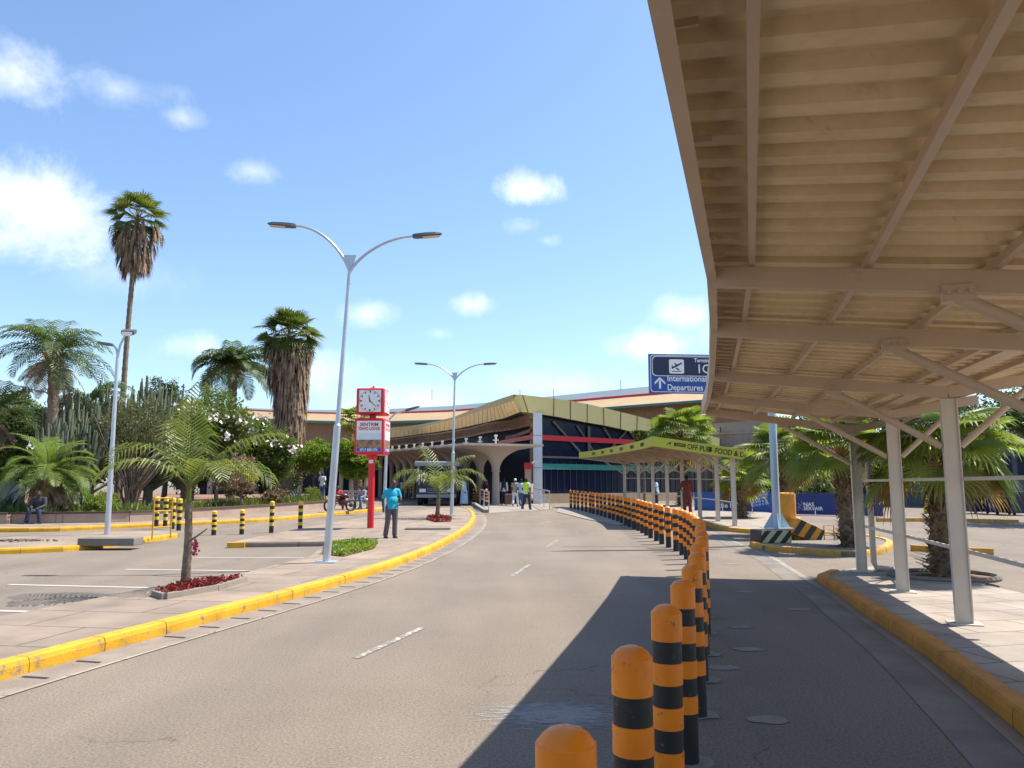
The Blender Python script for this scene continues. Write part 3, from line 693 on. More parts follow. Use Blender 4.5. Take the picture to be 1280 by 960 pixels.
part('lettering', textmb('TAMU', o0+ex*.84+eyv*-.025, ex, eyv, .11, .008, 'LEFT', 1.05), m_lime, far)
mb = MB()   # down arrow and small aircraft mark
for pts in (((2.04, .1), (2.04, 0), (2.13, 0), (2.13, .1)), ((1.99, 0.002), (2.085, -.1), (2.085, -.1), (2.18, 0.002))): mb.quad(*[q+ex*x+eyv*y for x, y in pts])
part('arrow_mark', mb, m_black, far)
mb = MB()
for pts in (((.52, -.03), (.55, -.05), (.72, .08), (.70, .09)), ((.58, .05), (.61, .05), (.66, .03), (.63, .0)), ((.62, 0), (.65, .01), (.69, -.05), (.67, -.055))): mb.quad(*[q+ex*x+eyv*y for x, y in pts])
part('aircraft_mark', mb, m_black, far)
# small dark marks along the side board
mb = MB(); rs = resample(FE2, 2.6)
for p, p2 in zip(rs[1:], rs[2:]):
    t = (p2-p).normalized(); n_ = Vector((-t.y, t.x, 0)).normalized()
    if n_.x > 0: n_ = -n_
    for dx in (0, .35, .62): a1 = p+n_*.022+t*dx; mb.quad(*[a1+t*x+Vector((0, 0, y)) for x, y in ((0, -.07), (.25, -.07), (.22, .07), (.03, .07))])
part('logo_marks', mb, m_black, far)

# ------------------------------------------------------------------ striped bollards
def scuff(m, dirt, amt=.62, scale=14):
    nt = m.node_tree; L = nt.links; b = nt.nodes['Principled BSDF']; src = b.inputs['Base Color'].links[0].from_socket
    t = N(nt, 'ShaderNodeTexCoord'); oi = N(nt, 'ShaderNodeObjectInfo'); ad = N(nt, 'ShaderNodeVectorMath', operation='ADD'); L.new(t.outputs['Object'], ad.inputs[0]); L.new(oi.outputs['Location'], ad.inputs[1])
    n = N(nt, 'ShaderNodeTexNoise'); n.inputs['Scale'].default_value = scale; n.inputs['Detail'].default_value = 9; n.inputs['Roughness'].default_value = .72; L.new(ad.outputs[0], n.inputs['Vector'])
    mr = N(nt, 'ShaderNodeMapRange'); mr.inputs['From Min'].default_value = amt; mr.inputs['From Max'].default_value = amt+.06; L.new(n.outputs['Fac'], mr.inputs['Value'])
    n2 = N(nt, 'ShaderNodeTexNoise'); n2.inputs['Scale'].default_value = 2.5; n2.inputs['Detail'].default_value = 5; L.new(ad.outputs[0], n2.inputs['Vector'])
    m2 = N(nt, 'ShaderNodeMapRange'); m2.inputs['From Min'].default_value = .35; m2.inputs['From Max'].default_value = .7; m2.inputs['To Min'].default_value = 1.05; m2.inputs['To Max'].default_value = .78; L.new(n2.outputs['Fac'], m2.inputs['Value'])
    mm = N(nt, 'ShaderNodeMix', data_type='RGBA', blend_type='MULTIPLY'); mm.inputs[0].default_value = 1; L.new(src, mm.inputs[6]); L.new(m2.outputs[0], mm.inputs[7])
    mx_ = N(nt, 'ShaderNodeMix', data_type='RGBA'); L.new(mr.outputs[0], mx_.inputs[0]); L.new(mm.outputs[2], mx_.inputs[6]); mx_.inputs[7].default_value = (*dirt, 1)
    L.new(mx_.outputs[2], b.inputs['Base Color'])
scuff(m_orange, (.16, .09, .05), .60); scuff(m_byel, (.2, .14, .08)); m_bblack = mat('bollard_black', (.014, .014, .016), .55, .3, 6, .1, 40); scuff(m_bblack, (.13, .12, .11), .60)
scuff(m_yel, (.24, .18, .11), .585, 5)
def make_bollard(name, top, m, total=1.10, r=.074, cap=.175, band=.105, nb=6):
    o = thing(name, '', 'bollard', (0, 0, 0)); foot = total-cap-band*nb
    body = MB(); body.lathe((0, 0, 0), [(0, 0), (r, 0), (r, total-cap), (0, total-cap)], 24); part('core', body, m_bblack, o, smooth=True)
    dm = MB(); z = total-cap; h = cap
    dm.lathe((0, 0, 0), [(r+.003, z), (r+.003, z+h*.76), (r+.001, z+h*.765), (r*.96, z+h*.79), (r*.82, z+h*.87), (r*.6, z+h*.94), (r*.3, z+h*.985), (0, z+h)], 28); part('cap', dm, m, o, smooth=True)
    k = 0; z = total-cap-band
    while k < nb:
        if k % 2 == 1:
            bm_ = MB(); bm_.lathe((0, 0, 0), [(r, z), (r+.003, z+.001), (r+.003, z+band-.001), (r, z+band)], 24); part('band', bm_, m, o, smooth=True)
        z -= band; k += 1
    return o
ORD = ['', 'first', 'second', 'third', 'fourth', 'fifth', 'sixth', 'seventh', 'eighth', 'ninth', 'tenth', 'eleventh', 'twelfth', 'thirteenth', 'fourteenth', 'fifteenth', 'sixteenth', 'seventeenth', 'eighteenth', 'nineteenth', 'twentieth']
near_b = [(.14, 2.02), (.45, 2.99), (.77, 4.0), (1.08, 5.0), (1.36, 5.97), (1.65, 7.0), (1.93, 8.02), (2.19, 9.1), (2.46, 10.17), (2.75, 11.42), (3.06, 12.7)]
path = spline([(3.06, 12.7), (3.44, 14.4), (3.74, 16.2), (4.02, 18), (4.17, 20), (4.25, 23), (4.42, 28), (4.36, 33.5), (4.0, 39.5), (3.42, 45)], .1)
far_b = [V2(p) for p in resample(path, 1.045)[1:]]
bol0 = make_bollard('striped_bollard', None, m_orange)
allb = near_b+far_b; nB = len(allb)
for i, (x, y) in enumerate(allb):
    o = bol0 if i == 0 else copy_tree(bol0); o.location = (x+(rnd.uniform(-.015, .015) if i > 3 else 0), y+(rnd.uniform(-.02, .02) if i > 3 else 0), gz(y)); o.rotation_euler = (rnd.uniform(-.012, .012), rnd.uniform(-.014, .014), rnd.uniform(0, 6.28)); o['group'] = 'orange and black bollards in the curved row down the road'
    k = i+1; fe = nB-i
    if k == 1: o['label'] = 'nearest orange and black bollard, only its domed top in the frame'
    elif k <= 20: o['label'] = f'orange and black striped bollard, {ORD[k]} from the near end of the curved row'
    elif fe == 1: o['label'] = 'farthest orange and black bollard of the curved row, by the terminal glass'
    elif fe <= 20: o['label'] = f'orange and black striped bollard, {ORD[fe]} from the far end of the curved row'
    else: o['label'] = f'orange and black striped bollard in the middle of the curved row, {ORD[k-20]} beyond the twentieth'
mb = MB()
for i, (x, y) in enumerate(allb[:24]): mb.prism(blob((x+.02, y), .155, .13, 18, i), None, .006)
struct('bollard_footings', mb, bpy.data.materials['patch_concrete'])
# yellow bollards across the car-park lane
yb0 = make_bollard('yellow_bollard', None, m_byel, 1.06, .075, .16, .112, 7)
ys = [((339, 666), 1, 'yellow and black bollard, third from the left of the four across the lane', 1.0), ((267, 669), 0, 'short yellow and black bollard, leftmost of the four across the lane', .74),
      ((302, 668), 0, 'short yellow and black bollard, second of the four across the lane', .76), ((375, 665), 0, 'yellow and black bollard, rightmost of the four across the lane', 1.0),
      ((195, 661), 0, 'yellow and black bollard furthest left of the cluster behind the metal barrier', 1), ((206, 662), 0, 'yellow and black bollard, second in the cluster behind the metal barrier', 1),
      ((215, 665), 0, 'yellow and black bollard, third in the cluster, beside barrier post', 1), ((223, 667), 0, 'yellow and black bollard, rightmost of the cluster by the young palm trunk', 1)]
for i, (q, _, lab, hs) in enumerate(ys):
    o = yb0 if i == 0 else copy_tree(yb0); g = G(*q); o.location = g+Vector((0, 0, 0 if i < 4 else .1)); o.scale = (1, 1, hs); o['label'] = lab
    o['group'] = 'yellow and black bollards across the lane' if i < 4 else 'yellow and black bollards by the metal barrier'
# far bollards beside the colonnade
fb = [(592, 630, 'left of the pair by the entrance'), (597, 630, 'right of the pair by the entrance'), (602, 631, 'left of the pair at the left handrail'), (608, 633, 'right of the pair at the left handrail'),
      (508, 621, 'leftmost of four under the colonnade arches'), (514, 621, 'second of four under the colonnade arches'), (524, 622, 'third of four under the colonnade arches'), (530, 622, 'fourth of four under the colonnade arches')]
for px, py, lab in fb:
    o = copy_tree(bol0); g = G(px, py) if py > 626 else P(px, py, 66); o.location = g; o['label'] = 'small distant orange and black bollard, '+lab
    o['group'] = 'bollards by the entrance' if py > 626 else 'bollards under the colonnade'
    if py <= 626: o.scale = (1.2, 1.2, 1.25)

mo_y = mat('ochre_metal_paint', (.50, .27, .02), .6, .12, 5)
# yellow metal barrier
g = G(201, 673, .12); t = thing('metal_barrier', 'yellow painted tubular barrier frame on the left island kerb', 'barrier', g)
a, b = G(190, 674, .12), G(213, 672, .12); d = b-a
for p in (a, b):
    mb = MB(); mb.tube([p, p+Vector((0, 0, 1.18))], .022, 8); part('post', mb, mo_y, t)
for z in (1.15, .78, .32):
    mb = MB(); mb.tube([a+Vector((0, 0, z)), b+Vector((0, 0, z))], .018, 8); part('rail', mb, mo_y, t)

# ------------------------------------------------------------------ street lamps
def lamp_head(mb, p, d, L=.62, w=.2, h=.07):
    d = Vector(d).normalized(); sd = d.cross(Vector((0, 0, 1))).normalized(); u = sd.cross(d)
    pr = [(0, .5, .9), (.12, .85, 1), (.45, 1, 1), (.8, .9, .8), (1, .45, .35)]; n = len(mb.v)
    for t, ww, hh in pr:
        for x, z in ((-1, -.3), (-.75, .4), (.75, .4), (1, -.3), (.8, -.5), (-.8, -.5)): mb.v.append(tuple(p+d*t*L+sd*x*w/2*ww+u*z*h*hh*1.4))
    for i in range(len(pr)-1):
        for k in range(6): k2 = (k+1) % 6; mb.f.append((n+i*6+k, n+i*6+k2, n+(i+1)*6+k2, n+(i+1)*6+k))
    mb.f.append(tuple(n+k for k in range(6))); mb.f.append(tuple(n+24+k for k in reversed(range(6))))
m_head = mat('lamp_head_grey', (.085, .085, .095), .5, .1, 4); m_lens = mat('lamp_lens', (.62, .55, .45), .25, .05, 4)
def double_lamp(label, base, junction, tips, Y, r0=.08, r1=.042, group='twin-armed street lamps', r_arm=.028, dx=0):
    base = Vector(base); t = thing('street_lamp', label, 'street lamp', base, group); J = Vector(junction)
    mid = base.lerp(J, .46)
    mb = MB(); mb.tube([base-Vector((0, 0, .05)), mid], [r0, r0*.92], 14); mb.tube([mid, mid+(J-mid)*.012], [r0*.95, r0*.7], 14); mb.tube([mid, J], [r0*.62, r1], 12); part('pole', mb, m_galv, t, smooth=True)
    mb = MB(); mb.box(base+Vector((0, 0, .012)), (.42, .42, .024)); part('base_plate', mb, m_galv, t)
    for tip, k in tips:
        tip = Vector(tip); d = tip-J; h = Vector((d.x, d.y, 0)); pts = []
        for i in range(13):
            s = i/12; x = s**1.35*.9+.1*s; z = math.sin(s*math.pi/2)**.95
            pts.append(J+Vector((d.x*x, d.y*x, d.z*(z*.93+.07*s))))
        mb = MB(); mb.tube([J+Vector((0, 0, -.25))]+pts, [r_arm*1.25]+[r_arm*(1.2-.35*i/12) for i in range(13)], 10); ar = part('arm', mb, m_galv, t, smooth=True)
        dd = pts[-1]-pts[-2]; mb = MB(); lamp_head(mb, pts[-1]-dd.normalized()*.05, dd, .62*k, .2*k, .065*k); hd = part('lamp_head', mb, m_head, ar)
        u = dd.normalized(); sdv = u.cross(Vector((0, 0, 1))).normalized(); q = pts[-1]+u*.3*k-sdv.cross(u)*.052*k
        mb = MB(); mb.beam(q-u*.13*k, q+u*.22*k, .13*k, .012*k); part('lens', mb, m_lens, hd)
    mb = MB(); a = J+Vector((0, 0, -.12))
    e = tips[1][0][0]-J.x; mb.beam(J+Vector((-.13, 0, .38)), J+Vector((.13, 0, .38)), .012, .02); mb.tri(J+Vector((-.13, 0, .38)), J+Vector((.13, 0, .38)), J+Vector((0, .004, -.15))); part('gusset', mb, m_galv, t)
    return t
b1 = G(408, 703, .12); Y1 = b1.y
double_lamp('tall leaning grey twin-armed street lamp on the median beside the green strip', b1, P(437, 341, Y1), [(P(367, 282, Y1+.1), 1), (P(519, 295, Y1-.1), 1)], Y1)
b2 = G(564.5, 644, .12); b2.y = b2.y; Y2 = b2.y
double_lamp('distant grey twin-armed street lamp behind the small median palm', b2, P(568.5, 476, Y2), [(P(533, 455, Y2), 1.0), (P(606, 455, Y2), 1.0)], Y2, .085, .045)
# floodlight lamp on the left
b3 = G(134, 668, .12); Y3 = b3.y; t = thing('street_lamp', 'grey lamp pole on the left island with one street light and one floodlight', 'street lamp', b3)
J = P(147, 446, Y3); mb = MB(); mb.tube([b3, b3.lerp(J, .5)], [.085, .07], 12); mb.tube([b3.lerp(J, .5), J], [.065, .05], 12); part('pole', mb, m_galv, t, smooth=True)
mb = MB(); q = P(141, 431, Y3); mb.tube([J, J.lerp(q, .6)+Vector((.05, 0, .02)), q], .035, 8); part('arm', mb, m_galv, t, smooth=True)
mb = MB(); lamp_head(mb, q, (-1, 0, .15), .5, .2, .07); part('lamp_head', mb, m_head, t)
mb = MB(); q = P(157, 418, Y3); mb.tube([J, P(150, 432, Y3), q], .035, 8); part('arm', mb, m_galv, t, smooth=True)
mb = MB(); mb.box(q+Vector((.1, 0, .08)), (.38, .32, .12), .2, Matrix.Rotation(.35, 3, 'X')); fl = part('floodlight', mb, m_head, t)
mb = MB(); mb.box(q+Vector((.1, -.06, .02)), (.3, .24, .12), .2, Matrix.Rotation(.35, 3, 'X')); part('lens', mb, m_wht, fl)
# small lamp behind the clock
b4 = G(480, 640, .12); Y4 = b4.y; t = thing('street_lamp', 'thin single-armed street lamp standing behind the red clock pillar', 'street lamp', b4)
mb = MB(); J = P(484, 535, Y4); mb.tube([b4, J], [.1, .06], 10); part('pole', mb, m_galv, t, smooth=True)
mb = MB(); q = P(507, 513, Y4); mb.tube([J, P(487, 524, Y4), P(494, 517, Y4), q], .045, 8); part('arm', mb, m_galv, t, smooth=True)
mb = MB(); lamp_head(mb, q, (1, 0, .3), .75, .25, .09); part('lamp_head', mb, m_head, t)

# ------------------------------------------------------------------ clock pillar
g = G(463, 660, .12); t = thing('clock_pillar', 'red advertising pillar with a square clock on top, standing on the median', 'clock', g); Yc = g.y
cx = P(466.5, 500, Yc).x
mb = MB(); mb.tube([g, (cx, Yc, P(466, 569, Yc).z)], .115, 20); mb.tube([(cx, Yc, P(466, 573, Yc).z), (cx, Yc, P(466, 569, Yc).z)], .2, 20); part('pole', mb, m_red, t, smooth=True)
def rbox(mb, c, d, r=.04, yaw=0.0):
    bm = bmesh.new(); bmesh.ops.create_cube(bm, size=1)
    for v in bm.verts: v.co = Vector((v.co.x*d[0], v.co.y*d[1], v.co.z*d[2]))
    bmesh.ops.bevel(bm, geom=bm.edges[:], offset=r, segments=3, affect='EDGES', profile=.5)
    n = len(mb.v); m3 = Matrix.Rotation(yaw, 3, 'Z')
    mb.v += [tuple(Vector(c)+m3 @ v.co) for v in bm.verts]; bm.verts.index_update(); mb.f += [tuple(n+v.index for v in f.verts) for f in bm.faces]; bm.free()
yw = -.04; z0, z1 = P(466, 519, Yc).z, P(466, 487, Yc).z; s_ = .98; hc = (z1-z0); c1 = Vector((cx, Yc, (z0+z1)/2))
mb = MB(); rbox(mb, c1, (s_, s_, hc), .06, yw); ck = part('clock_case', mb, m_red, t, smooth=True)
m3 = Matrix.Rotation(yw, 3, 'Z'); fx, fy = m3 @ Vector((1, 0, 0)), m3 @ Vector((0, -1, 0)); uz = Vector((0, 0, 1))
def panel(c, ex_, n_, w, h, out=.004, th=.01):
    m_ = MB(); q = c+n_*out; m_.beam(q-ex_*w/2, q+ex_*w/2, th, h, (0, 0, 1)); return m_
for ex_, n_ in ((fx, fy), (m3 @ Vector((0, 1, 0)), m3 @ Vector((1, 0, 0)))):
    f0 = c1+n_*(s_/2+.002); dial = part('clock_face', panel(f0, ex_, n_, .76, .76), m_wht, ck)
    f0 = f0+n_*.014; mb = MB()
    for k in range(12):
        a = k*math.pi/6; u = ex_*math.sin(a)+uz*math.cos(a); v = ex_*math.cos(a)-uz*math.sin(a); r0, r1 = .285, .35; w = .016 if k % 3 else .024
        mb.quad(f0+u*r0-v*w, f0+u*r0+v*w, f0+u*r1+v*w, f0+u*r1-v*w)
    for k in range(48):
        a0, a1 = 2*math.pi*k/48, 2*math.pi*(k+1)/48; mb.quad(*[f0+(ex_*math.sin(a)+uz*math.cos(a))*r for a, r in ((a0, .362), (a1, .362), (a1, .37), (a0, .37))])
    part('hour_marks', mb, m_black, dial)
    for a, L_, w in ((R(-13), .2, .02), (R(133), .3, .014)):
        mb = MB(); u = ex_*math.sin(a)+uz*math.cos(a); v = ex_*math.cos(a)-uz*math.sin(a); q = f0+n_*.004; mb.quad(q-u*.05-v*w, q-u*.05+v*w, q+u*L_+v*w*.5, q+u*L_-v*w*.5); part('clock_hand', mb, m_black, dial)
mb = MB(); mb.ball(c1+Vector((0, 0, hc/2+.03)), (.14, .14, .05)); mb.tube([c1+Vector((0, 0, hc/2)), c1+Vector((0, 0, hc/2+.13))], .035, 8); part('top_knob', mb, m_red, t, smooth=True)
z2, z3 = P(466, 569, Yc).z, P(466, 524, Yc).z; c2 = Vector((cx, Yc, (z2+z3)/2)); h2 = z3-z2
mb = MB(); mb.box((cx, Yc, (z3+z0)/2), (.2, .2, z0-z3+.05)); part('neck', mb, m_red, t)
mb = MB(); rbox(mb, c2, (s_+.06, s_+.06, h2), .06, yw); ad = part('advert_case', mb, m_red, t, smooth=True)
m_blue = mat('poster_blue', (.02, .08, .42), .4, .1, 3); m_brown = mat('poster_photo_brown', (.10, .05, .03), .4, scale=7, col2=(.45, .27, .14)); m_pale = mat('poster_pale_sky', (.52, .62, .70), .4, scale=2, col2=(.72, .76, .78))
m_redt = mat('poster_red_ink', (.45, .02, .03), .5)
for ex_, n_ in ((fx, fy), (m3 @ Vector((0, 1, 0)), m3 @ Vector((1, 0, 0)))):
    f0 = c2+n_*((s_+.06)/2+.002); W_ = .86; H_ = h2-.2
    po = part('poster', panel(f0, ex_, n_, W_, H_), m_wht, ad); f1 = f0+n_*.009
    part('picture', panel(f1-uz*H_*.0, ex_, n_, W_-.01, H_*.22, .002, .006), m_pale, po)
    part('picture', panel(f1-uz*H_*.25, ex_, n_, W_-.01, H_*.28, .002, .006), m_brown, po)
    part('picture', panel(f1-uz*H_*.44, ex_, n_, W_-.01, H_*.11, .002, .006), m_blue, po)
    part('lettering', textmb('SENTRIM', f1+uz*H_*.335, ex_, uz, .155, .006, 'CENTER', 1.05, .004), m_redt, po)
    part('lettering', textmb('TSAVO LODGE', f1+uz*H_*.20, ex_, uz, .15, .006, 'CENTER', .74, .004), m_redt, po)
    part('lettering', textmb('0717 888 070', f1-uz*H_*.475, ex_, uz, .12, .010, 'CENTER', .9, .003), m_wht, po)
mb = MB(); mb.box((cx-.005, Yc-.112, P(466, 577, Yc).z), (.15, .02, .12)); part('notice', mb, m_wht, t)

# ------------------------------------------------------------------ overhead direction sign
g = G(972, 676, .12); t = thing('direction_sign', 'blue overhead airport direction sign on a thick pale blue post', 'sign', g)
m_sblue = mat('sign_blue', (.012, .07, .33), .4, .06, 2); m_navy = mat('sign_navy', (.008, .016, .06), .4, .1, 2); m_swht = mat('sign_white', (.80, .80, .80), .4, .03, 2)
base = g+Vector((0, 0, .34)); mb = MB(); mb.tube([base, (base.x, base.y, 5.7)], .105, 24)
part('post', mb, m_bluepost, t, smooth=True)
mb = MB()
for k in range(4):
    a = math.pi/4+k*math.pi/2+.6; d = Vector((math.cos(a), math.sin(a), 0))
    q = base+d*.10; n_ = Vector((-d.y, d.x, 0))*.008
    mb.frame8([q-n_, q+d*.27-n_, q+d*.27+n_, q+n_, q-n_+Vector((0, 0, .42)), q+d*.02-n_+Vector((0, 0, .42)), q+d*.02+n_+Vector((0, 0, .42)), q+n_+Vector((0, 0, .42))])
mb.box(base+Vector((0, 0, .01)), (.75, .6, .02)); part('base_gusset', mb, m_bluepost, t)
sA = P(811, 467, 20.9); sB = sA+Vector((3.9, .35, 0)); ex = (sB-sA); ex.z = 0; ex.normalize(); uz = Vector((0, 0, 1)); nn = ex.cross(uz)
hS = P(811, 443, 20.9).z-P(811, 492, 20.9).z; cS = sA+uz*0
mb = MB(); a, b = cS, cS+ex*3.9; mb.beam(a, b, .09, hS); bd = part('sign_board', mb, m_sblue, t)
def rrect(x0, x1, y0, y1, r, off, lw=None):
    pts = []
    for cx_, cy_, a0 in ((x1-r, y1-r, 0), (x0+r, y1-r, 90), (x0+r, y0+r, 180), (x1-r, y0+r, 270)):
        for k in range(5): a = R(a0+k*22.5); pts.append((cx_+r*math.cos(a), cy_+r*math.sin(a)))
    m_ = MB(); q = cS+nn*off
    if lw is None: n0 = len(m_.v); m_.v += [tuple(q+ex*x+uz*y) for x, y in pts]; m_.f.append(tuple(range(len(pts))))
    else:
        cx_, cy_ = (x0+x1)/2, (y0+y1)/2
        ins = [(x+(lw if x < cx_ else -lw)*1.0, y+(lw if y < cy_ else -lw)) for x, y in pts]; n = len(pts)
        for k in range(n): k2 = (k+1) % n; m_.quad(*[q+ex*x+uz*y for x, y in (pts[k], pts[k2], ins[k2], ins[k])])
    return m_
h_ = hS/2
part('border', rrect(.03, 3.87, -h_+.03, h_-.03, .08, .048, .018), m_swht, bd)
part('dark_panel', rrect(.09, 3.80, -.06, h_-.07, .10, .049), m_navy, bd); part('panel_border', rrect(.08, 3.81, -.07, h_-.06, .11, .052, .018), m_swht, bd)
part('pictogram_plate', rrect(.56, .98, .0, .40, .05, .054), m_swht, bd)
mb = MB(); q = cS+nn*.058
for pts in (((.62, .16), (.65, .13), (.93, .28), (.91, .32)), ((.70, .28), (.74, .29), (.82, .22), (.78, .19)), ((.74, .15), (.78, .17), (.86, .1), (.82, .09)), ((.63, .23), (.655, .23), (.68, .17), (.65, .15)), ((.64, .055), (.90, .055), (.90, .075), (.64, .075))): mb.quad(*[q+ex*x+uz*y for x, y in pts])
part('aircraft_mark', mb, m_navy, bd)
mb = MB()
for pts in (((.26, -.42), (.32, -.42), (.32, -.2), (.26, -.2)), ((.29, -.10), (.14, -.24), (.14, -.31), (.29, -.17)), ((.29, -.10), (.29, -.17), (.44, -.31), (.44, -.24))): mb.quad(*[q+ex*x+uz*y for x, y in pts])
part('arrow_mark', mb, m_swht, bd)
for s1, x, y, sz in (('International', .49, -.21, .235), ('Departures', .49, -.46, .235), ('Terminal', 1.27, .33, .15), ('1C', 1.33, .03, .34), ('Parking', 2.4, .12, .26)):
    if s1 != 'Parking': part('lettering', textmb(s1, cS+ex*x+uz*y, ex, uz, sz, .056, 'LEFT', .93, .004), m_swht, bd)
mb = MB(); mb.tube([(base.x-.02, base.y-.1, cS.z+.3), cS+ex*2.2+uz*.3-nn*.08], .05, 10); mb.tube([(base.x-.02, base.y-.1, cS.z-.3), cS+ex*2.2-uz*.3-nn*.08], .05, 10); part('sign_arm', mb, m_bluepost, t, smooth=True)

# hazard-striped concrete blocks
m_cream = mat('cream_stripe_paint', (.52, .50, .30), .7, .15, 6, .3, 50)
def striped_block(name, label, c, d, yaw, cols, slant, n=5, tilt=None, dome=False):
    c = Vector(c); t = thing(name, label, 'concrete block', c-Vector((0, 0, d[2]/2))); m3_ = Matrix.Rotation(yaw, 3, 'Z')
    if tilt is not None: m3_ = m3_ @ tilt
    mb_ = MB(); rbox(mb_, (0, 0, 0), d, .02); mb_.v = [tuple(c+m3_ @ Vector(v)) for v in mb_.v]; part('block', mb_, cols[0], t)
    x0, z0, z1 = -d[0]/2+.01, -d[2]/2+.01, d[2]/2-.01; w = (d[0]-.02)/n
    for k in range(-2, n+2):
        if k % 2: continue
        quad_ = [(x0+k*w, z0), (x0+(k+1)*w, z0), (x0+(k+1)*w+slant, z1), (x0+k*w+slant, z1)]
        # clip to the face by walking down the stripe
        S_ = 10; st = MB()
        for i in range(S_):
            a, b = i/S_, (i+1)/S_
            def X(u, side): return min(max((quad_[0][0] if side == 0 else quad_[1][0])+slant*u, x0), x0+n*w)
            za, zb = z0+(z1-z0)*a, z0+(z1-z0)*b
            l0, r0_, l1, r1_ = X(a, 0), X(a, 1), X(b, 0), X(b, 1)
            if r0_-l0 < .002 and r1_-l1 < .002: continue
            st.quad(*[c+m3_ @ Vector((x, -d[1]/2-.004, z)) for x, z in ((l0, za), (r0_, za), (r1_, zb), (l1, zb))])
        if st.f: part('stripe', st, cols[1], t)
    return t
g = G(970, 679, .12); striped_block('hazard_block', 'low black concrete block with cream diagonal stripes under the sign post', (g.x-.02, g.y+.35, g.z+.17), (.86, .7, .34), .12, (m_black, m_cream), .28, 5)
g = G(1010, 678, .12); striped_block('hazard_block', 'leaning orange concrete block with black stripes beside the sign post', (g.x+.30, g.y+1.0, g.z+.24), (.86, .5, .46), .1, (m_orange if False else mat('faded_orange_paint', (.55, .24, .03), .75, .15, 5, .4, 40), m_black), .1, 5, Matrix.Rotation(.42, 3, 'Y'))
mo = mat('old_orange_paint', (.50, .22, .03), .8, scale=5, col2=(.62, .29, .04), bump=.6, bscale=30)
g = G(985, 676, .12); mb = MB(); rbox(mb, (g.x+.30, g.y+.9, g.z+.66), (.46, .42, 1.32), .07, .1); mb.box((g.x+.6, g.y+.6, g.z+.14), (.3, .3, .28), .3)
single('orange_pillar', mb, mo, 'stubby orange painted concrete pillar behind the pale blue sign post', 'pillar', (g.x+.30, g.y+.9, g.z), smooth=True)
g = G(1048, 677, .12); t = thing('small_barrier', 'small orange metal hoop frame at the palm foot on the sign island', 'barrier', g)
mb = MB(); 
mb.tube([g+Vector((-.14, .6, 0)), g+Vector((-.14, .6, .40)), g+Vector((.14, .6, .40)), g+Vector((.14, .6, 0))], .02, 6)
part('hoop', mb, mo, t); mb = MB()
for z in (.14,): mb.tube([g+Vector((-.15, .6, z)), g+Vector((.15, .6, z))], .02, 6)
part('rail', mb, mo, t)

# low plinth on the left island
a, b = G(92, 684, .12), G(168, 680, .12); mb = MB(); c = (a+b)/2; rbox(mb, (c.x, c.y+.3, .12+.09), ((b-a).length, .6, .2), .02, .05)
single('concrete_plinth', mb, m_concd, 'low weathered concrete plinth on the left island near the floodlight pole', 'plinth', (c.x, c.y+.45, .12))
mb = MB(); g = G(32, 676, .12)
for _ in range(60): mb.box((g.x+rnd.gauss(0, .35), g.y+rnd.gauss(0, .12), g.z+.02), (rv(.04, .12), rv(.03, .08), rv(.03, .07)), rv(0, 3))
single('rubble', mb, m_dkerb, 'small scatter of broken dark stones on the left island', 'rubble', g, kind='stuff')
# manhole slab on the median
g = G(535, 661, .12); mb = MB(); mb.box(g+Vector((0, 0, .02)), (1.5, 1.0, .05), .1); struct('inspection_slab', mb, m_concd, terrain=False)

# ------------------------------------------------------------------ terminal building
m_gold = mat('gold_soffit_panel', (.66, .45, .20), .55, scale=.6, col2=(.74, .52, .25)); m_olive = mat('olive_gold_fascia', (.64, .60, .29), .5, scale=.5, col2=(.70, .65, .33)); m_olived = mat('olive_gold_edge', (.40, .31, .14), .55, .1, 1)
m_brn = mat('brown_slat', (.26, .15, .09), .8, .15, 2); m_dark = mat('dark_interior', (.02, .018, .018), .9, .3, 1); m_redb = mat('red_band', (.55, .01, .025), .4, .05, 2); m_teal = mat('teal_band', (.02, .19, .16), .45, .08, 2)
m_pil = mat('pale_blue_pillar', (.60, .66, .72), .5, .04, 2); m_tan = mat('tan_plinth', (.30, .22, .14), .9, .12, 1, .3, 20); m_grey = mat('grey_roof_sheet', (.13, .155, .17), .55, .08, .4); m_mush = mat('mushroom_concrete', (.40, .32, .25), .85, scale=.8, col2=(.46, .37, .30), bump=.2, bscale=20)
m_joint = mat('panel_joint', (.05, .04, .02), .8); m_mid = mat('dull_steel', (.27, .24, .21), .6, .1, 2)
Y0 = 56.0; tb = thing('terminal_building', 'terminal with sweeping olive gold roof, red and teal bands and dark glass', 'building', (2, Y0, .3))
A = P(672, 600, Y0); Bx = 13.0; By = 65.0
def FR(s, z, out=0): return Vector((A.x+(Bx-A.x)*s, Y0+(By-Y0)*s, z))+Vector((.62, -.78, 0))*out
sR = (By-Y0)/(Bx-A.x)
def s_of(px):      # where a view line crosses the right facade
    u = (px-640)/F; # x = u*y*k ; solve numerically
    lo, hi = 0, 1.6
    for _ in range(40):
        m_ = (lo+hi)/2; p = FR(m_, 3)
        if p.x/(p.y*cp_) < u: lo = m_
        else: hi = m_
    return lo
def zat(px, py, s): p = FR(s, 0); return P(px, py, p.y).z
sE = s_of(860)
mb = MB(); mb.quad(FR(0, .3), FR(1.35, .3), FR(1.35, 6.1), FR(0, 6.9)); part('glass_wall', mb, m_dglass, tb)
mb = MB()
for k in range(1, 30): s = k*.045; mb.beam(FR(s, .9, .03), FR(s, 3.3, .03), .05, .05, (1, 0, 0))
part('mullions', mb, mat('mullion_dark', (.025, .035, .07), .5), tb)
mb = MB(); mb.beam(FR(.0, .62, .1), FR(1.3, .62, .1), .3, .75); part('plinth', mb, m_tan, tb)
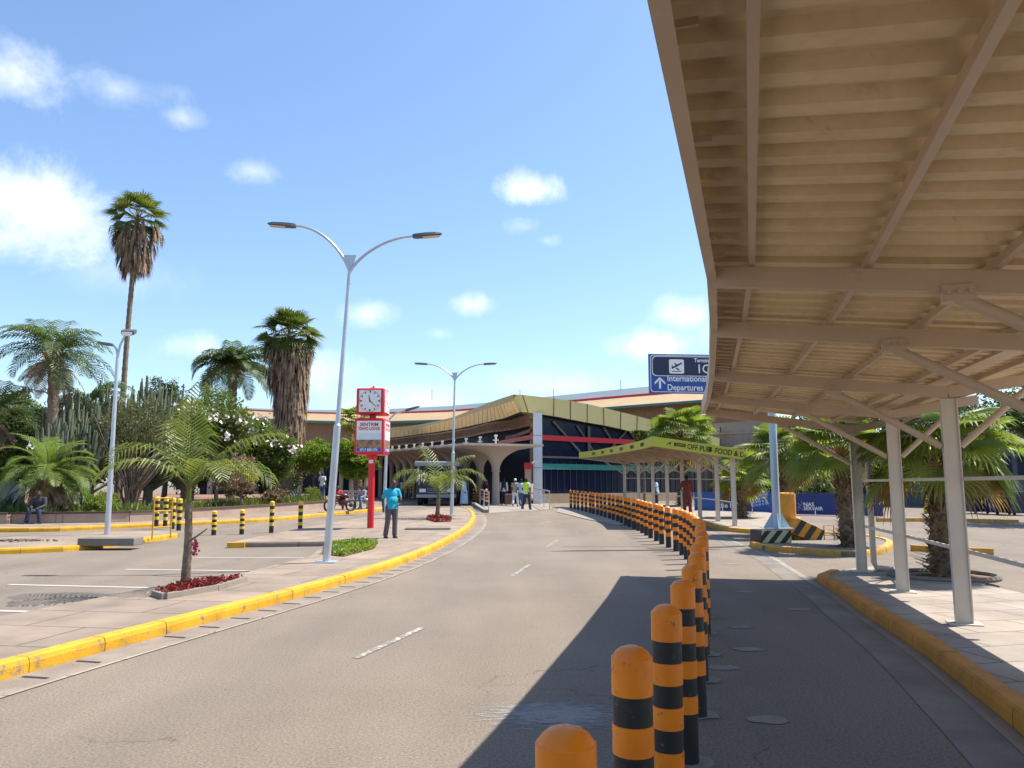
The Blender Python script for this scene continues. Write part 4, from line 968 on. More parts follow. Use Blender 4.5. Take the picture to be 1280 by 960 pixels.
zr = P(672, 547, Y0).z; mb = MB(); mb.beam(FR(0, zr, .25), FR(1.3, zr, .25), .12, .38); part('red_beam', mb, m_redb, tb)
zt = P(678, 583, Y0).z; mb = MB(); mb.beam(FR(0, zt, .2), FR(1.3, zt, .2), .12, .42); part('teal_beam', mb, m_teal, tb)
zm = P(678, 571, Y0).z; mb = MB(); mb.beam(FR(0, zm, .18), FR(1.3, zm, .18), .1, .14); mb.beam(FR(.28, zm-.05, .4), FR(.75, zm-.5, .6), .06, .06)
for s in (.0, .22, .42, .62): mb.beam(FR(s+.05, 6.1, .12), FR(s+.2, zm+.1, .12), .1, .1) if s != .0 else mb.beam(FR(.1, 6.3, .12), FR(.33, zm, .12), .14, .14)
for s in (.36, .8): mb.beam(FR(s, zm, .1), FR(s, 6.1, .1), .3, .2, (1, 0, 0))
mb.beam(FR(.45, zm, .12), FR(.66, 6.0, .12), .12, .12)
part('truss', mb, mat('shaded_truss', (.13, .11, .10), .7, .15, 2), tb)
pz = P(672, 517, Y0).z; mb = MB(); q = A+Vector((0, -.45, 0)); mb.box((q.x, q.y, (pz+.3)/2), (.64, .5, pz-.3)); pl_ = part('corner_pillar', mb, m_pil, tb)
mb = MB(); mb.box((q.x, q.y-.252, P(672, 585, Y0).z), (.66, .01, .05)); mb.box((q.x, q.y-.252, P(672, 545, Y0).z), (.66, .01, .05)); part('joint', mb, m_mid, pl_)
# front fascia, tilted panels
top = [(642, 493), (653, 493.5), (692.5, 498), (713, 501), (734, 505), (754, 509.5), (776, 515), (796.5, 520), (815, 525), (845, 533), (900, 548)]
bot = [(650, 515), (660, 515.5), (692, 520), (713, 524), (734, 528), (755, 531.5), (775.6, 536), (796, 541), (815, 545), (845, 552), (900, 566)]
def YF(px): return FR(s_of(max(px, 672)), 0, 1.1).y if px > 672 else Y0-.9
mb = MB(); jm = MB(); T = [P(x, y, YF(x)-.7) for x, y in top]; B = [P(x, y, YF(x)) for x, y in bot]
mb.quad(P(651, 516, Y0-.95), P(650, 500, Y0-1.3), P(645, 492.8, Y0-1.7), P(640.5, 502, Y0-1.5))
for i in range(len(T)-1): mb.quad(B[i], B[i+1], T[i+1], T[i])
for i in range(1, len(T)): jm.beam(B[i]+Vector((0, -.03, 0)), T[i]+Vector((0, -.03, 0)), .05, .03, (0, 1, 0))
fz = part('fascia', mb, m_olive, tb); part('joint', jm, m_joint, fz)
# roof plane behind the fascia
mb = MB()
for i in range(len(T)-1): mb.quad(T[i], T[i+1], T[i+1]+Vector((2, 14, -.6)), T[i]+Vector((2, 14, -.6)))
for i in range(len(B)-1): mb.quad(B[i], B[i+1], B[i+1]+Vector((-.2, 1.6, .1)), B[i]+Vector((-.2, 1.6, .1)))
part('roof', mb, m_olived, tb)
# left wing, receding
wing = [(642, 493, 501, 515, 519, 531, 54.4), (625, 498.5, 506, 522.5, 526, 536, 57), (609, 504, 511, 527.5, 530, 540, 60.5), (587.5, 513, 518, 532.5, 536, 545, 66), (568, 521, 524.5, 536.4, 539, 548, 72), (544, 527, 530, 540, 542.5, 552, 80), (522, 531, 534, 543, 545, 554, 88), (500, 533.6, 537, 546, 548, 556, 96), (480, 535, 538.5, 548, 550, 557, 104), (440, 536, 540, 550, 552, 558, 120)]
a_, b_, c_, d_, e_ = ([], [], [], [], [])
for w in wing:
    px, y0, y1, y2, y3, y4, Y = w; a_.append(P(px, y0, Y-.6)); b_.append(P(px, y1, Y-.5)); k = 8 if px == 642 else (6 if px == 625 else 0); c_.append(P(px+k, y2, Y+(.1 if k else 1.5))); d_.append(P(px+k*2, y3, Y+2.0)); e_.append(P(px+k*2.6, y4, Y+2.0))
for nm, X, Z, m_ in (('roof_edge', a_, b_, m_olived), ('soffit', b_, c_, m_gold)):
    mb = MB()
    for i in range(len(X)-1): mb.quad(Z[i+1], Z[i], X[i], X[i+1])
    pa = part(nm, mb, m_, tb)
    if nm == 'soffit':
        jm = MB()
        for i in range(len(X)-1):
            for k in range(4): t_ = k/4; jm.beam(X[i].lerp(X[i+1], t_)+Vector((0, -.04, -.02)), Z[i].lerp(Z[i+1], t_)+Vector((0, -.04, -.02)), .02, .02)
        part('joint', jm, m_olived, pa)
mb = MB()
for i in range(len(a_)-1): mb.quad(a_[i], a_[i+1], a_[i+1]+Vector((10, 12, -.2)), a_[i]+Vector((8, 12, -.6)))
part('roof', mb, m_olived, tb)
mb = MB()
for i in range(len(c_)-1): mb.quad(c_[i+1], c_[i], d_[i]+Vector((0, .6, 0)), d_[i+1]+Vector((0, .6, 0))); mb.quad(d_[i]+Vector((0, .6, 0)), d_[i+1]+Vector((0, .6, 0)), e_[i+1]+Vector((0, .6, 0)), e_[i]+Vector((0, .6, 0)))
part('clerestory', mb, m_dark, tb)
mb = MB()
for i in range(len(d_)-1):
    for k in range(6): t_ = k/6; p0, p1 = d_[i].lerp(d_[i+1], t_), e_[i].lerp(e_[i+1], t_); mb.beam(p0, p1, .12, .3, (1, 0, 0))
    mb.beam(d_[i], d_[i+1], .12, .16); mb.beam(e_[i], e_[i+1], .12, .16)
part('slats', mb, m_brn, tb)
# ceiling under the clerestory and the back wall of the hall
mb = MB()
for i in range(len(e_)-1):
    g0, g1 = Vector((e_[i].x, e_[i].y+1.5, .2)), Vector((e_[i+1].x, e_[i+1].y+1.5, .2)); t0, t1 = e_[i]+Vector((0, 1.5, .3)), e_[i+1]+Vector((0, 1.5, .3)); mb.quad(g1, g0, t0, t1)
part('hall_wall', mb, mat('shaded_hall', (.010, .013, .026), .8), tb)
rb = [P(668, 546, Y0), P(645, 550, 59), P(622, 554.5, 63), P(600, 558, 68)]; mb = MB()
for a, b in zip(rb, rb[1:]): mb.beam(a+Vector((0, -.2, 0)), b+Vector((0, -.2, 0)), .12, .34)
part('red_beam', mb, m_redb, tb)
mb = MB(); pts = [P(664, 538, Y0+1), P(645, 545, 59.5), P(622, 549, 63.5), P(590, 552, 70)]
for a, b in zip(pts, pts[1:]): mb.beam(a, b, .2, .25)
part('tie_beam', mb, m_brn, tb)
mb = MB(); q = P(660, 582.5, Y0-2); mb.box(q, (.55, .12, .45)); part('red_sign', mb, m_redb, tb)
mb = MB(); q = P(660, 605, Y0-1.4); mb.box((q.x, q.y, 1.7), (.45, .4, 2.8)); part('inner_column', mb, m_mush, tb)
mb = MB(); q = P(666, 578, Y0-.9); mb.tube([q, q+Vector((.25, .2, .1))], .06, 8); mb.box(q+Vector((-.05, -.1, -.05)), (.14, .3, .12)); part('camera', mb, m_wht, tb)

# colonnade of mushroom columns
tc_ = thing('entrance_colonnade', 'row of beige concrete mushroom columns forming arches at the entrance', 'colonnade', (-1, 52, .3))
M0 = P(619.6, 600, 52); M7 = P(517, 600, 74)
dvec = (Vector((M7.x, M7.y, 0))-Vector((M0.x, M0.y, 0)))/7; perp = Vector((dvec.y, -dvec.x, 0)).normalized(); dn_ = dvec.normalized()
zc0, zt0 = 2.62, P(620, 558.5, 52).z
for k in range(11):
    if k in (8,) : pass
    c = Vector((M0.x, M0.y, 0))+dvec*k; zg = .3+.012*k; zc_ = zc0+.06*k; zt_ = zt0+.075*k
    mb = MB(); mb.lathe((c.x, c.y, 0), [(0, zg), (.27, zg), (.235, zc_-.12), (.30, zc_-.1), (.30, zc_-.02), (.26, zc_)], 14); part('column', mb, m_mush, tc_, smooth=True)
    mb = MB(); nseg = 32; rings = []
    for j in range(9):
        s = j/8; zz = zc_+(zt_-zc_)*(1-(1-s)**2.0)*1.0; e = s**1.6
        ring = []
        for i in range(nseg):
            a = 2*math.pi*i/nseg; ca, sa = math.cos(a), math.sin(a)
            rx, ry = .26+(2.75-.26)*(1-(1-s**2.0)**.5 if s < 1 else 1), .26+(1.72-.26)*(1-(1-s**2.0)**.5 if s < 1 else 1)
            pw = 1-.5*e*.9; x = math.copysign(abs(ca)**pw, ca)*rx; y = math.copysign(abs(sa)**pw, sa)*ry
            zq = zc_+(zt_-zc_)*s; ring.append(c+perp*x+dn_*y+Vector((0, 0, zq)))
        rings.append(ring)
    n = len(mb.v)
    for ring in rings: mb.v += [tuple(p) for p in ring]
    for j in range(8):
        for i in range(nseg): i2 = (i+1) % nseg; mb.f.append((n+j*nseg+i, n+j*nseg+i2, n+(j+1)*nseg+i2, n+(j+1)*nseg+i))
    cp = part('capital', mb, m_mush, tc_, smooth=True)
    mb = MB(); ang = math.atan2(perp.y, perp.x); mb.box((c.x, c.y, zt_+.07), (5.6, 3.3, .14), ang); part('roof_slab', mb, mat('slab_edge', (.52, .44, .36), .8) if k == 0 else bpy.data.materials['slab_edge'], tc_)
    mb = MB(); mb.lathe((c.x, c.y, zt_+.14), [(.07, 0), (.07, .55), (.12, .57), (.12, .66), (0, .68)], 8); mb.beam((c.x-.2, c.y, zt_+.45), (c.x+.2, c.y, zt_+.45), .06, .06); part('roof_vent', mb, m_post, tc_)
# second row behind gives depth
for k in range(4):
    c = Vector((M0.x, M0.y, 0))+dvec*(k+.3)+perp*(-4.6)*(-1) if False else Vector((M0.x-2.0-.2*k, M0.y+8+3.2*k, 0))
    pass
# rear terminal with banded roof
rt = thing('rear_terminal', 'big distant terminal roof with grey, red, gold and green bands', 'building', (0, 110, 0))
rear = [(300, 510, 160), (365, 512.5, 150), (430, 513, 143), (488, 511.5, 138), (560, 508, 131), (616, 503, 125), (692, 495.5, 117), (780, 486.5, 108), (880, 477, 100), (960, 469, 95)]
def band(nm, f0, f1, m_, rows, depth=(0, 0)):
    mb = MB(); X = [P(x, y+f0(x), Y+depth[0]) for x, y, Y in rows]; Z = [P(x, y+f1(x), Y+depth[1]) for x, y, Y in rows]
    for i in range(len(X)-1): mb.quad(Z[i], Z[i+1], X[i+1], X[i])
    part(nm, mb, m_, rt)
L1 = lambda a, b: (lambda x: a+(b-a)*min(max((x-300)/660, 0), 1))
band('grey_roof', L1(-.5, -.5), L1(1, 10), m_grey, rear, (14, 6)); band('red_band', L1(1, 10), L1(2.4, 13), m_redb, rear, (6, 6))
band('gold_band', L1(2.4, 13), L1(11, 24), mat('rear_roof_gold', (.42, .285, .15), .6, .08, .5), rear, (6, 1)); band('green_band', L1(11, 24), L1(14, 27), m_teal, rear, (1, 1)); band('ribbed_wall', L1(14, 27), L1(90, 120), m_brn, rear, (4, 4))
mb = MB()
for i in range(5):
    q = P(365+i*4, 520, 149); 
for px in (692, 776, 650, 540): mb = MB(); q = P(px, 500, 120); mb.tube([q, P(px, 486 if px != 776 else 474, 120)], .05, 5); part('mast', mb, m_mid, rt)
# ribbed concrete building on the right
cbt = thing('concrete_building', 'weathered ribbed concrete building with a row of small square openings', 'building', (20, 74, 0))
a, b = P(872, 600, 74), P(1000, 600, 70); zt = P(900, 531, 74).z
mb = MB(); mb.frame8([(a.x, a.y, 0), (b.x+1, b.y, 0), (b.x+1, b.y+12, 0), (a.x, a.y+12, 0), (a.x, a.y, zt), (b.x-1, b.y, zt+.3), (b.x+1, b.y+12, zt+.3), (a.x, a.y+12, zt)]); m_cb = mat('weathered_concrete', (.20, .165, .135), .95, scale=.5, col2=(.33, .28, .235), bump=.4, bscale=8); part('wall', mb, m_cb, cbt)
mb = MB(); mo_ = MB(); n = 13
for k in range(n):
    p = Vector((a.x, a.y, 0)).lerp(Vector((b.x, b.y, 0)), k/n); q = Vector((a.x, a.y, 0)).lerp(Vector((b.x, b.y, 0)), (k+.5)/n)
    mb.box((p.x, p.y-.12, zt/2-.4), (.22, .22, zt-1.0)); mo_.box((q.x, q.y-.02, zt-.55), (.42, .1, .5))
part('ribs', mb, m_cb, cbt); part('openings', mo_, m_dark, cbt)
mb = MB(); mb.beam((a.x-.1, a.y-.2, zt-.95), (b.x, b.y-.2, zt-.85), .3, .18); part('ledge', mb, m_cb, cbt)
# dark service wall on the far right
sv = thing('service_building', 'dark grey service building behind the car yard, far right', 'building', (26, 50, 0))
a, b = P(1105, 620, 50), P(1420, 620, 42); mb = MB(); mb.frame8([(a.x, a.y, 0), (b.x, b.y, 0), (b.x+2, b.y+10, 0), (a.x, a.y+10, 0), (a.x, a.y, 4.6), (b.x, b.y, 4.6), (b.x+2, b.y+10, 4.6), (a.x, a.y+10, 4.6)])
part('wall', mb, mat('grey_blockwork', (.115, .12, .135), .9, .15, .6, .3, 10), sv)
mb = MB(); mb.beam((a.x, a.y-.06, 1.25), (b.x, b.y-.06, 1.25), .08, .1); mb.beam((a.x, a.y-.3, 4.7), (b.x, b.y-.3, 4.7), .9, .16); part('eave', mb, m_mid, sv)
mb = MB()
for k in range(5):
    p = a.lerp(b, .12+.18*k); mb.box((p.x, p.y-.05, 2.7), (2.0, .1, 1.3), math.atan2(b.y-a.y, b.x-a.x))
part('window', mb, m_dglass, sv)

# blue hoarding
hb = thing('blue_hoarding', 'low blue advertising hoarding with white lettering along the yard', 'hoarding', G(960, 643)); a, b = G(868, 640.5), G(1105, 646.5)
d = (b-a); d.z = 0; Lh = d.length; ex = d.normalized(); uz = Vector((0, 0, 1)); nn = ex.cross(uz); hh = 1.02
m_hb = mat('hoarding_blue', (.008, .03, .17), .45, .1, .6); m_hb2 = mat('hoarding_bright_blue', (.012, .08, .36), .45, .1, .6)
npn = 6
for k in range(npn):
    p, q = a.lerp(b, k/npn), a.lerp(b, (k+1)/npn); mb = MB(); mb.beam(p+ex*.02+uz*(hh/2+.04), q-ex*.02+uz*(hh/2+.04), .08, hh); part('panel', mb, m_hb2 if k in (0, 2) else m_hb, hb)
def htext(s, px, py, size, bold=.004):
    # along the hoarding where the view line meets it
    best = min(range(200), key=lambda i: abs((a+ex*Lh*i/199).x/((a+ex*Lh*i/199).y*cp_)-(px-640)/F)); p = a+ex*Lh*best/199; z = P(px, py, p.y).z
    part('lettering', textmb(s, Vector((p.x, p.y, z))+nn*.045, ex, uz, size, .003, 'LEFT', 1.0, bold), m_swht, hb)
htext('NAS', 1003, 632.6, .26, .006); htext('SERVAIR', 1003.5, 637.5, .24, .006); htext('The hub', 1046, 636.5, .34); htext('the hub', 898, 634.5, .36)
htext('of', 1097, 631, .3)
mb = MB(); best = min(range(200), key=lambda i: abs((a+ex*Lh*i/199).x/((a+ex*Lh*i/199).y*cp_)-(996-640)/F)); q = a+ex*Lh*best/199+nn*.046; q.z = P(996, 634.5, q.y).z
for x0, y0, x1, y1 in ((0, 0, .26, .22), (.02, .22, .14, .1), (.12, .0, .26, -.12), (.0, -.14, .12, .04), (.16, .3, .22, .24)): mb.beam(q+ex*x0+uz*y0, q+ex*x1+uz*y1, .008, .05, nn)
part('figure_emblem', mb, m_swht, hb)
mb = MB(); i_ = a.lerp(b, .335)+nn*.045
for k in range(5):
    for j in range(4): x, y = k*.16, .35+j*.15+k*.03; mb.quad(*[i_+ex*(x+u)+uz*(y+v) for u, v in ((0, 0), (.11, .02), (.11, .12), (0, .10))])
part('grid_emblem', mb, mat('pale_blue_ink', (.25, .42, .75), .5), hb)
# second short run at the far right, blue bins, wet-floor cone
for i, (px, py, lab) in enumerate([(1222, 642, 'dark blue wheeled bin beside the service wall, left one'), (1249, 643, 'bright blue wheeled bin by the service wall, middle one'), (1270, 644, 'dark blue wheeled bin at the right frame edge')]):
    g = G(px, py); t = thing('waste_bin', lab, 'bin', g, 'wheeled bins along the service wall'); mb = MB(); w0, w1, h = .42, .52, 1.05
    mb.frame8([g+Vector(v) for v in ((-w0, -.35, .1), (w0, -.35, .1), (w0, .35, .1), (-w0, .35, .1), (-w1, -.45, h), (w1, -.45, h), (w1, .45, h), (-w1, .45, h))]); part('body', mb, (m_navy, m_hb, m_navy)[i], t)
    mb = MB(); mb.box(g+Vector((0, -.02, h+.05)), (1.12, 1.0, .09)); part('lid', mb, m_navy, t)
    for s_ in (-1, 1): mb = MB(); mb.tube([g+Vector((s_*.3, -.3, .09)), g+Vector((s_*.3+.06, -.3, .09))], .09, 10); part('wheel', mb, m_black, t)
g = G(1164, 642); mb = MB(); mb.frame8([g+Vector(v) for v in ((-.3, -.18, 0), (.3, -.18, 0), (.3, .18, 0), (-.3, .18, 0), (-.13, -.07, 1.05), (.13, -.07, 1.05), (.13, .07, 1.05), (-.13, .07, 1.05))]); mb.tube([g+Vector((-.05, 0, 1.03)), g+Vector((0, 0, 1.16)), g+Vector((.05, 0, 1.03))], .03, 6)
single('warning_cone', mb, mat('bright_yellow_plastic', (.82, .50, .01), .4), 'yellow caution cone standing alone in the yard', 'cone', g)

# handrails at the ramp
def handrail(label, pts, h=.95):
    pts = [Vector(p) for p in pts]; t = thing('handrail', label, 'handrail', pts[0], 'steel handrails flanking the entrance ramp')
    mb = MB(); mb.tube([p+Vector((0, 0, h)) for p in pts], .035, 8); part('top_rail', mb, m_galv, t, smooth=True)
    mb = MB(); mb.tube([p+Vector((0, 0, h*.5)) for p in pts], .02, 6); part('mid_rail', mb, m_galv, t, smooth=True)
    for p in pts: mb = MB(); mb.tube([p, p+Vector((0, 0, h))], .03, 8); part('post', mb, m_galv, t)
handrail('steel handrail on the right of the entrance ramp, by the pale pillar', [G(667, 630.5)+Vector((0, 0, .1)), G(674, 632), G(680, 634.5), G(687, 637.5)], 1.05)
handrail('steel handrail on the left of the entrance ramp, among the bollards', [G(595, 629.5), G(600, 632), G(605, 636), G(611, 640)], 1.05)
a = [G(575, 629), G(590, 632), G(608, 642), G(598, 643.5), G(576, 640)]; mb = MB(); mb.prism([V2(p) for p in a], -.02, .02); struct('ramp_verge', mb, m_concd)
mb = MB(); p0, p1 = G(590, 631.5), G(608, 641.5); mb.beam(p0+Vector((0, 0, .12)), p1+Vector((0, 0, .06)), .25, .24); single('ramp_kerb_wall', mb, m_conc, 'low concrete side wall of the entrance ramp beside left handrail', 'wall', p0)

# parked minibus behind the small palm
g = G(548, 634); t = thing('minibus', 'white-roofed minibus with dark windscreen parked behind the small median palm', 'minibus', (P(546, 600, 51).x, 51, gz(51))); c = Vector(t.location); m_van = mat('van_white', (.30, .32, .35), .4); m_vand = mat('van_dark_blue', (.02, .028, .055), .35)
mb = MB(); rbox(mb, c+Vector((0, 2.4, 1.75)), (2.7, 4.8, 1.9), .1); part('cabin', mb, m_vand, t, smooth=True)
mb = MB(); rbox(mb, c+Vector((0, 2.3, 2.72)), (2.95, 5.1, .32), .08); part('roof', mb, m_van, t, smooth=True)
mb = MB(); mb.box(c+Vector((0, -.02, 2.0)), (2.2, .04, 1.15)); part('windscreen', mb, m_dglass, t)
for s_ in (-1, 1): mb = MB(); mb.beam(c+Vector((s_*1.15, -.06, 1.35)), c+Vector((s_*1.22, -.02, 2.6)), .15, .12, (1, 0, 0)); part('window_pillar', mb, m_van, t)
mb = MB(); rbox(mb, c+Vector((0, 2.2, .72)), (2.62, 4.7, .5), .08); part('lower_body', mb, m_vand, t, smooth=True)
mb = MB(); mb.box(c+Vector((0, -.25, .62)), (2.6, .16, .2)); part('bumper', mb, m_van, t)
for s_ in (-1, 1):
    mb = MB(); mb.box(c+Vector((s_*.9, -.2, .98)), (.42, .08, .22)); part('headlight', mb, m_wht, t)
    for yy in (.7, 3.9): mb = MB(); mb.tube([c+Vector((s_*1.0, yy, .38)), c+Vector((s_*1.28, yy, .38))], .38, 16); part('wheel', mb, m_black, t)
for k in range(3): mb = MB(); mb.box(c+Vector((0, -.17, 1.08-.12*k)), (1.2, .05, .05)); part('grille_bar', mb, m_mid, t)

# ------------------------------------------------------------------ people
def remesh(mb, vox):
    me = bpy.data.meshes.new('tmp'); me.from_pydata(mb.v, [], mb.f); ob = bpy.data.objects.new('tmp', me); COL.objects.link(ob)
    md = ob.modifiers.new('r', 'REMESH'); md.mode = 'VOXEL'; md.voxel_size = vox; md.use_smooth_shade = True
    sm = ob.modifiers.new('s', 'SMOOTH'); sm.factor = .5; sm.iterations = 2
    dg = bpy.context.evaluated_depsgraph_get(); out = bpy.data.meshes.new_from_object(ob.evaluated_get(dg)); r_ = MB(); r_.v = [tuple(v.co) for v in out.vertices]; r_.f = [tuple(p.vertices) for p in out.polygons]
    bpy.data.objects.remove(ob); bpy.data.meshes.remove(me); bpy.data.meshes.remove(out); return r_
def limb(mb, pts, rad):
    for i in range(len(pts)-1): mb.tube([pts[i], pts[i+1]], [rad[i], rad[i+1]], 12)
    for p, r_ in zip(pts, rad): mb.ball(p, r_*1.0, 12, 8)
POSE = dict(head=(0, -.02, 1.58), neck=(0, 0, 1.43), hip=(0, 0, .93), chest=(0, 0, 1.24), shL=(-.18, 0, 1.38), shR=(.18, 0, 1.38), elL=(-.235, .03, 1.11), elR=(.235, .03, 1.11), haL=(-.24, -.07, .87), haR=(.24, -.07, .87),
            hpL=(-.095, 0, .90), hpR=(.095, 0, .90), knL=(-.11, -.02, .49), knR=(.11, -.02, .49), anL=(-.12, .03, .09), anR=(.12, .03, .09), look=-.05)
def person(label, loc, yaw, pose=None, shirt=None, pants=None, shoes=None, sleeve=.6, belly=0.0, hair='short', vox=.02, scale=1.0, skin=None, extra=None, longdress=False, group=None, hat=None, vest=None):
    p = dict(POSE); p.update(pose or {}); J = {k: Vector(v) for k, v in p.items() if k != 'look'}; t = thing('person', label, 'person', loc, group); m3_ = Matrix.Rotation(yaw, 3, 'Z')*scale
    def put(mb_, nm, m_, vx=None, par=None):
        r_ = remesh(mb_, vx or vox); r_.v = [tuple(m3_ @ Vector(v)) for v in r_.v]; return part(nm, r_, m_, par or t, smooth=False, local=True)
    b = MB(); look = Matrix.Rotation(p['look'], 3, 'X'); H = J['head']
    b.ball(H, (.077, .095, .115), 16, 12, look); b.ball(H+look @ Vector((0, -.03, -.065)), (.052, .062, .06), 12, 8); b.ball(H+look @ Vector((0, -.105, -.01)), (.013, .02, .022), 8, 6)
    b.ball(H+look @ Vector((0, -.085, -.055)), (.028, .02, .012), 8, 6)
    for s_ in (-1, 1): b.ball(H+look @ Vector((s_*.079, .005, -.005)), (.014, .024, .034), 8, 6); b.ball(H+look @ Vector((s_*.03, -.083, .03)), (.022, .015, .012), 8, 6)
    b.tube([H+Vector((0, .01, -.06)), J['neck']+Vector((0, 0, -.05))], [.055, .062], 12)
    ch, hp = J['chest'], J['hip']
    b.ball(ch, (.165, .105, .2), 14, 10); b.ball(ch.lerp(hp, .5)+Vector((0, -belly*.4, 0)), (.14+belly*.3, .10+belly*.6, .16), 14, 10); b.ball(hp, (.155, .11, .12), 14, 10); b.tube([J['shL']+Vector((.03, 0, 0)), J['shR']-Vector((.03, 0, 0))], .062, 12)
    for s_ in 'LR':
        limb(b, [J['sh'+s_], J['el'+s_], J['ha'+s_]], [.056, .042, .028]); limb(b, [J['hp'+s_], J['kn'+s_], J['an'+s_]], [.088, .058, .04])
        ha, el = J['ha'+s_], J['el'+s_]; d = (ha-el).normalized(); sx = 1 if s_ == 'R' else -1; sd = Vector((sx, 0, 0)); sd = (sd-d*sd.dot(d)).normalized(); up = sd.cross(d)
        palm = ha+d*.05; b.ball(palm, (.034, .034, .03), 8, 6); b.tube([ha, palm], [.028, .032], 8)
        for k in range(4):
            o = up*(.027-.018*k); L_ = (.062, .072, .068, .055)[k]; k0 = palm+d*.02+o; k1 = k0+d*L_*.55+sd*-.008; k2 = k1+(d*.7-sd*.5).normalized()*L_*.5; b.tube([k0, k1, k2], [.0105, .010, .008], 7)
        b.tube([palm+up*.025, palm+up*.045+d*.02-sd*.01, palm+up*.045+d*.05-sd*.02], [.012, .011, .009], 7)
        an = J['an'+s_]; b.ball(an+Vector((0, -.05, -.045)), (.045, .12, .042), 10, 8)
    put(b, 'body', skin or m_skin, min(vox, .014))
    s = MB(); e = .016
    s.ball(ch+Vector((0, 0, .02)), (.155+e, .105+e+.008, .205), 14, 10); s.ball(ch.lerp(hp, .5)+Vector((0, -belly*.4, 0)), (.15+e+belly*.3, .105+e+belly*.6, .17), 14, 10); s.ball(hp+Vector((0, -.005, .02)), (.17+e, .125+e, .11), 14, 10)
    s.tube([J['shL']+Vector((.03, 0, 0)), J['shR']-Vector((.03, 0, 0))], .062+e*.6, 12); s.tube([ch+Vector((0, 0, -.1)), hp+Vector((0, 0, -.09))], [.13, .175], 14)
    for s_ in 'LR':
        sh, el, ha = J['sh'+s_], J['el'+s_], J['ha'+s_]
        if sleeve <= 1: limb(s, [sh, sh.lerp(el, sleeve)], [.056+e*.6, .050+e*.8])
        else: limb(s, [sh, el, el.lerp(ha, .93)], [.062+e, .048+e, .034+e])
    if longdress: s.tube([hp, Vector((hp.x, hp.y, .12))], [.19, .26], 16)
    sh_o = put(s, 'shirt', shirt)
    if vest:
        s = MB(); e = .03; s.ball(ch+Vector((0, 0, .02)), (.155+e, .105+e+.008, .205), 14, 10); s.ball(ch.lerp(hp, .5), (.155+e+belly*.3, .11+e+belly*.5, .17), 14, 10); s.ball(hp+Vector((0, 0, .05)), (.17+e, .125+e, .1), 14, 10); s.tube([J['shL']+Vector((.02, 0, 0)), J['shR']-Vector((.02, 0, 0))], .06+e, 12)
        put(s, 'vest', vest)
    s = MB(); e = .018
    if not longdress:
        s.ball(hp+Vector((0, 0, -.03)), (.152+e, .108+e, .11), 14, 10)
        for s_ in 'LR': limb(s, [J['hp'+s_], J['kn'+s_], J['kn'+s_].lerp(J['an'+s_], .97)], [.088+e, .062+e, .055+e])
        put(s, 'trousers', pants)
    s = MB()
    for s_ in 'LR': an = J['an'+s_]; s.ball(an+Vector((0, -.055, -.045)), (.052, .135, .047), 10, 8); s.box(an+Vector((0, -.05, -.08)), (.095, .26, .03)); s.ball(an+Vector((0, .01, -.01)), (.05, .05, .05), 10, 8)
    put(s, 'shoes', shoes or m_black)
    if hair == 'short': s = MB(); s.ball(H+look @ Vector((0, .018, .02)), (.083, .092, .108), 14, 10, look); s.v = [v for v in s.v]; put(s, 'hair', m_hair)
    elif hair == 'shaved': s = MB(); s.ball(H+look @ Vector((0, .03, .012)), (.0765, .08, .100), 14, 10, look); put(s, 'hair', mat('shaved_hair', (.035, .022, .016), .7) if 'shaved_hair' not in bpy.data.materials else bpy.data.materials['shaved_hair'])
    elif hair == 'scarf': s = MB(); s.ball(H+Vector((0, .015, .015)), (.1, .105, .135), 14, 10); s.tube([H+Vector((0, .03, -.02)), J['neck']+Vector((0, .03, -.06))], [.09, .14], 12); put(s, 'headscarf', hat)
    if hair == 'cap': s = MB(); s.ball(H+look @ Vector((0, .01, .03)), (.088, .1, .1), 14, 10, look); s.ball(H+look @ Vector((0, -.1, .05)), (.06, .06, .012), 10, 6); put(s, 'cap', hat)
    return t
def cm(n, c, r=.8): return mat(n, c, r, .1, 6)
m_cyan = mat('cyan_cotton', (.015, .36, .52), .85, .1, 8); m_gtr = cm('grey_purple_trousers', (.105, .085, .10)); m_navyc = cm('navy_cloth', (.015, .02, .05)); m_whc = cm('white_cloth', (.62, .64, .66)); m_den = cm('blue_denim', (.06, .10, .20)); m_mar = cm('maroon_cloth', (.22, .05, .045)); m_hiv = mat('hi_vis_yellow', (.55, .80, .01), .6, .05, 5); m_hiv.node_tree.nodes['Principled BSDF'].inputs['Roughness'].default_value = .6
m_pink = cm('pink_scarf', (.62, .12, .32)); m_kh = cm('khaki_cloth', (.34, .28, .19)); m_rc = cm('red_cloth', (.5, .02, .02)); m_tan2 = mat('brown_suitcase', (.16, .07, .05), .5, .15, 4); m_lbl = cm('light_blue_cloth', (.34, .48, .62)); m_drk = cm('dark_cloth', (.03, .03, .038))
g = G(489, 672.5, .12)
man = person('standing man in a cyan T-shirt and grey trousers looking down at his phone', g, .45, dict(head=(0.02, -.075, 1.575), look=.5, haR=(.13, -.30, 1.14), elR=(.255, -.04, 1.12), elL=(-.27, .05, 1.12), haL=(-.27, -.03, .86), knL=(-.13, -.05, .49), anL=(-.17, .03, .09), knR=(.10, -.01, .49), anR=(.10, 0, .09)), m_cyan, m_gtr, m_black, .75, .05, 'shaved', .016, .985)
mb = MB(); q = Matrix.Rotation(.45, 3, 'Z') @ Vector((.10, -.37, 1.17)); rbox(mb, g+q*.985, (.075, .012, .15), .005, .2)
mb.v = [tuple(v) for v in mb.v]; single('mobile_phone', mb, m_black, 'dark phone held in the hand of the man in the cyan T-shirt', 'phone', g+q*.985)
walk = dict(knL=(-.1, -.16, .5), anL=(-.1, -.22, .1), knR=(.1, .02, .48), anR=(.1, .28, .14), haL=(-.26, .1, .9), haR=(.26, -.2, .92))
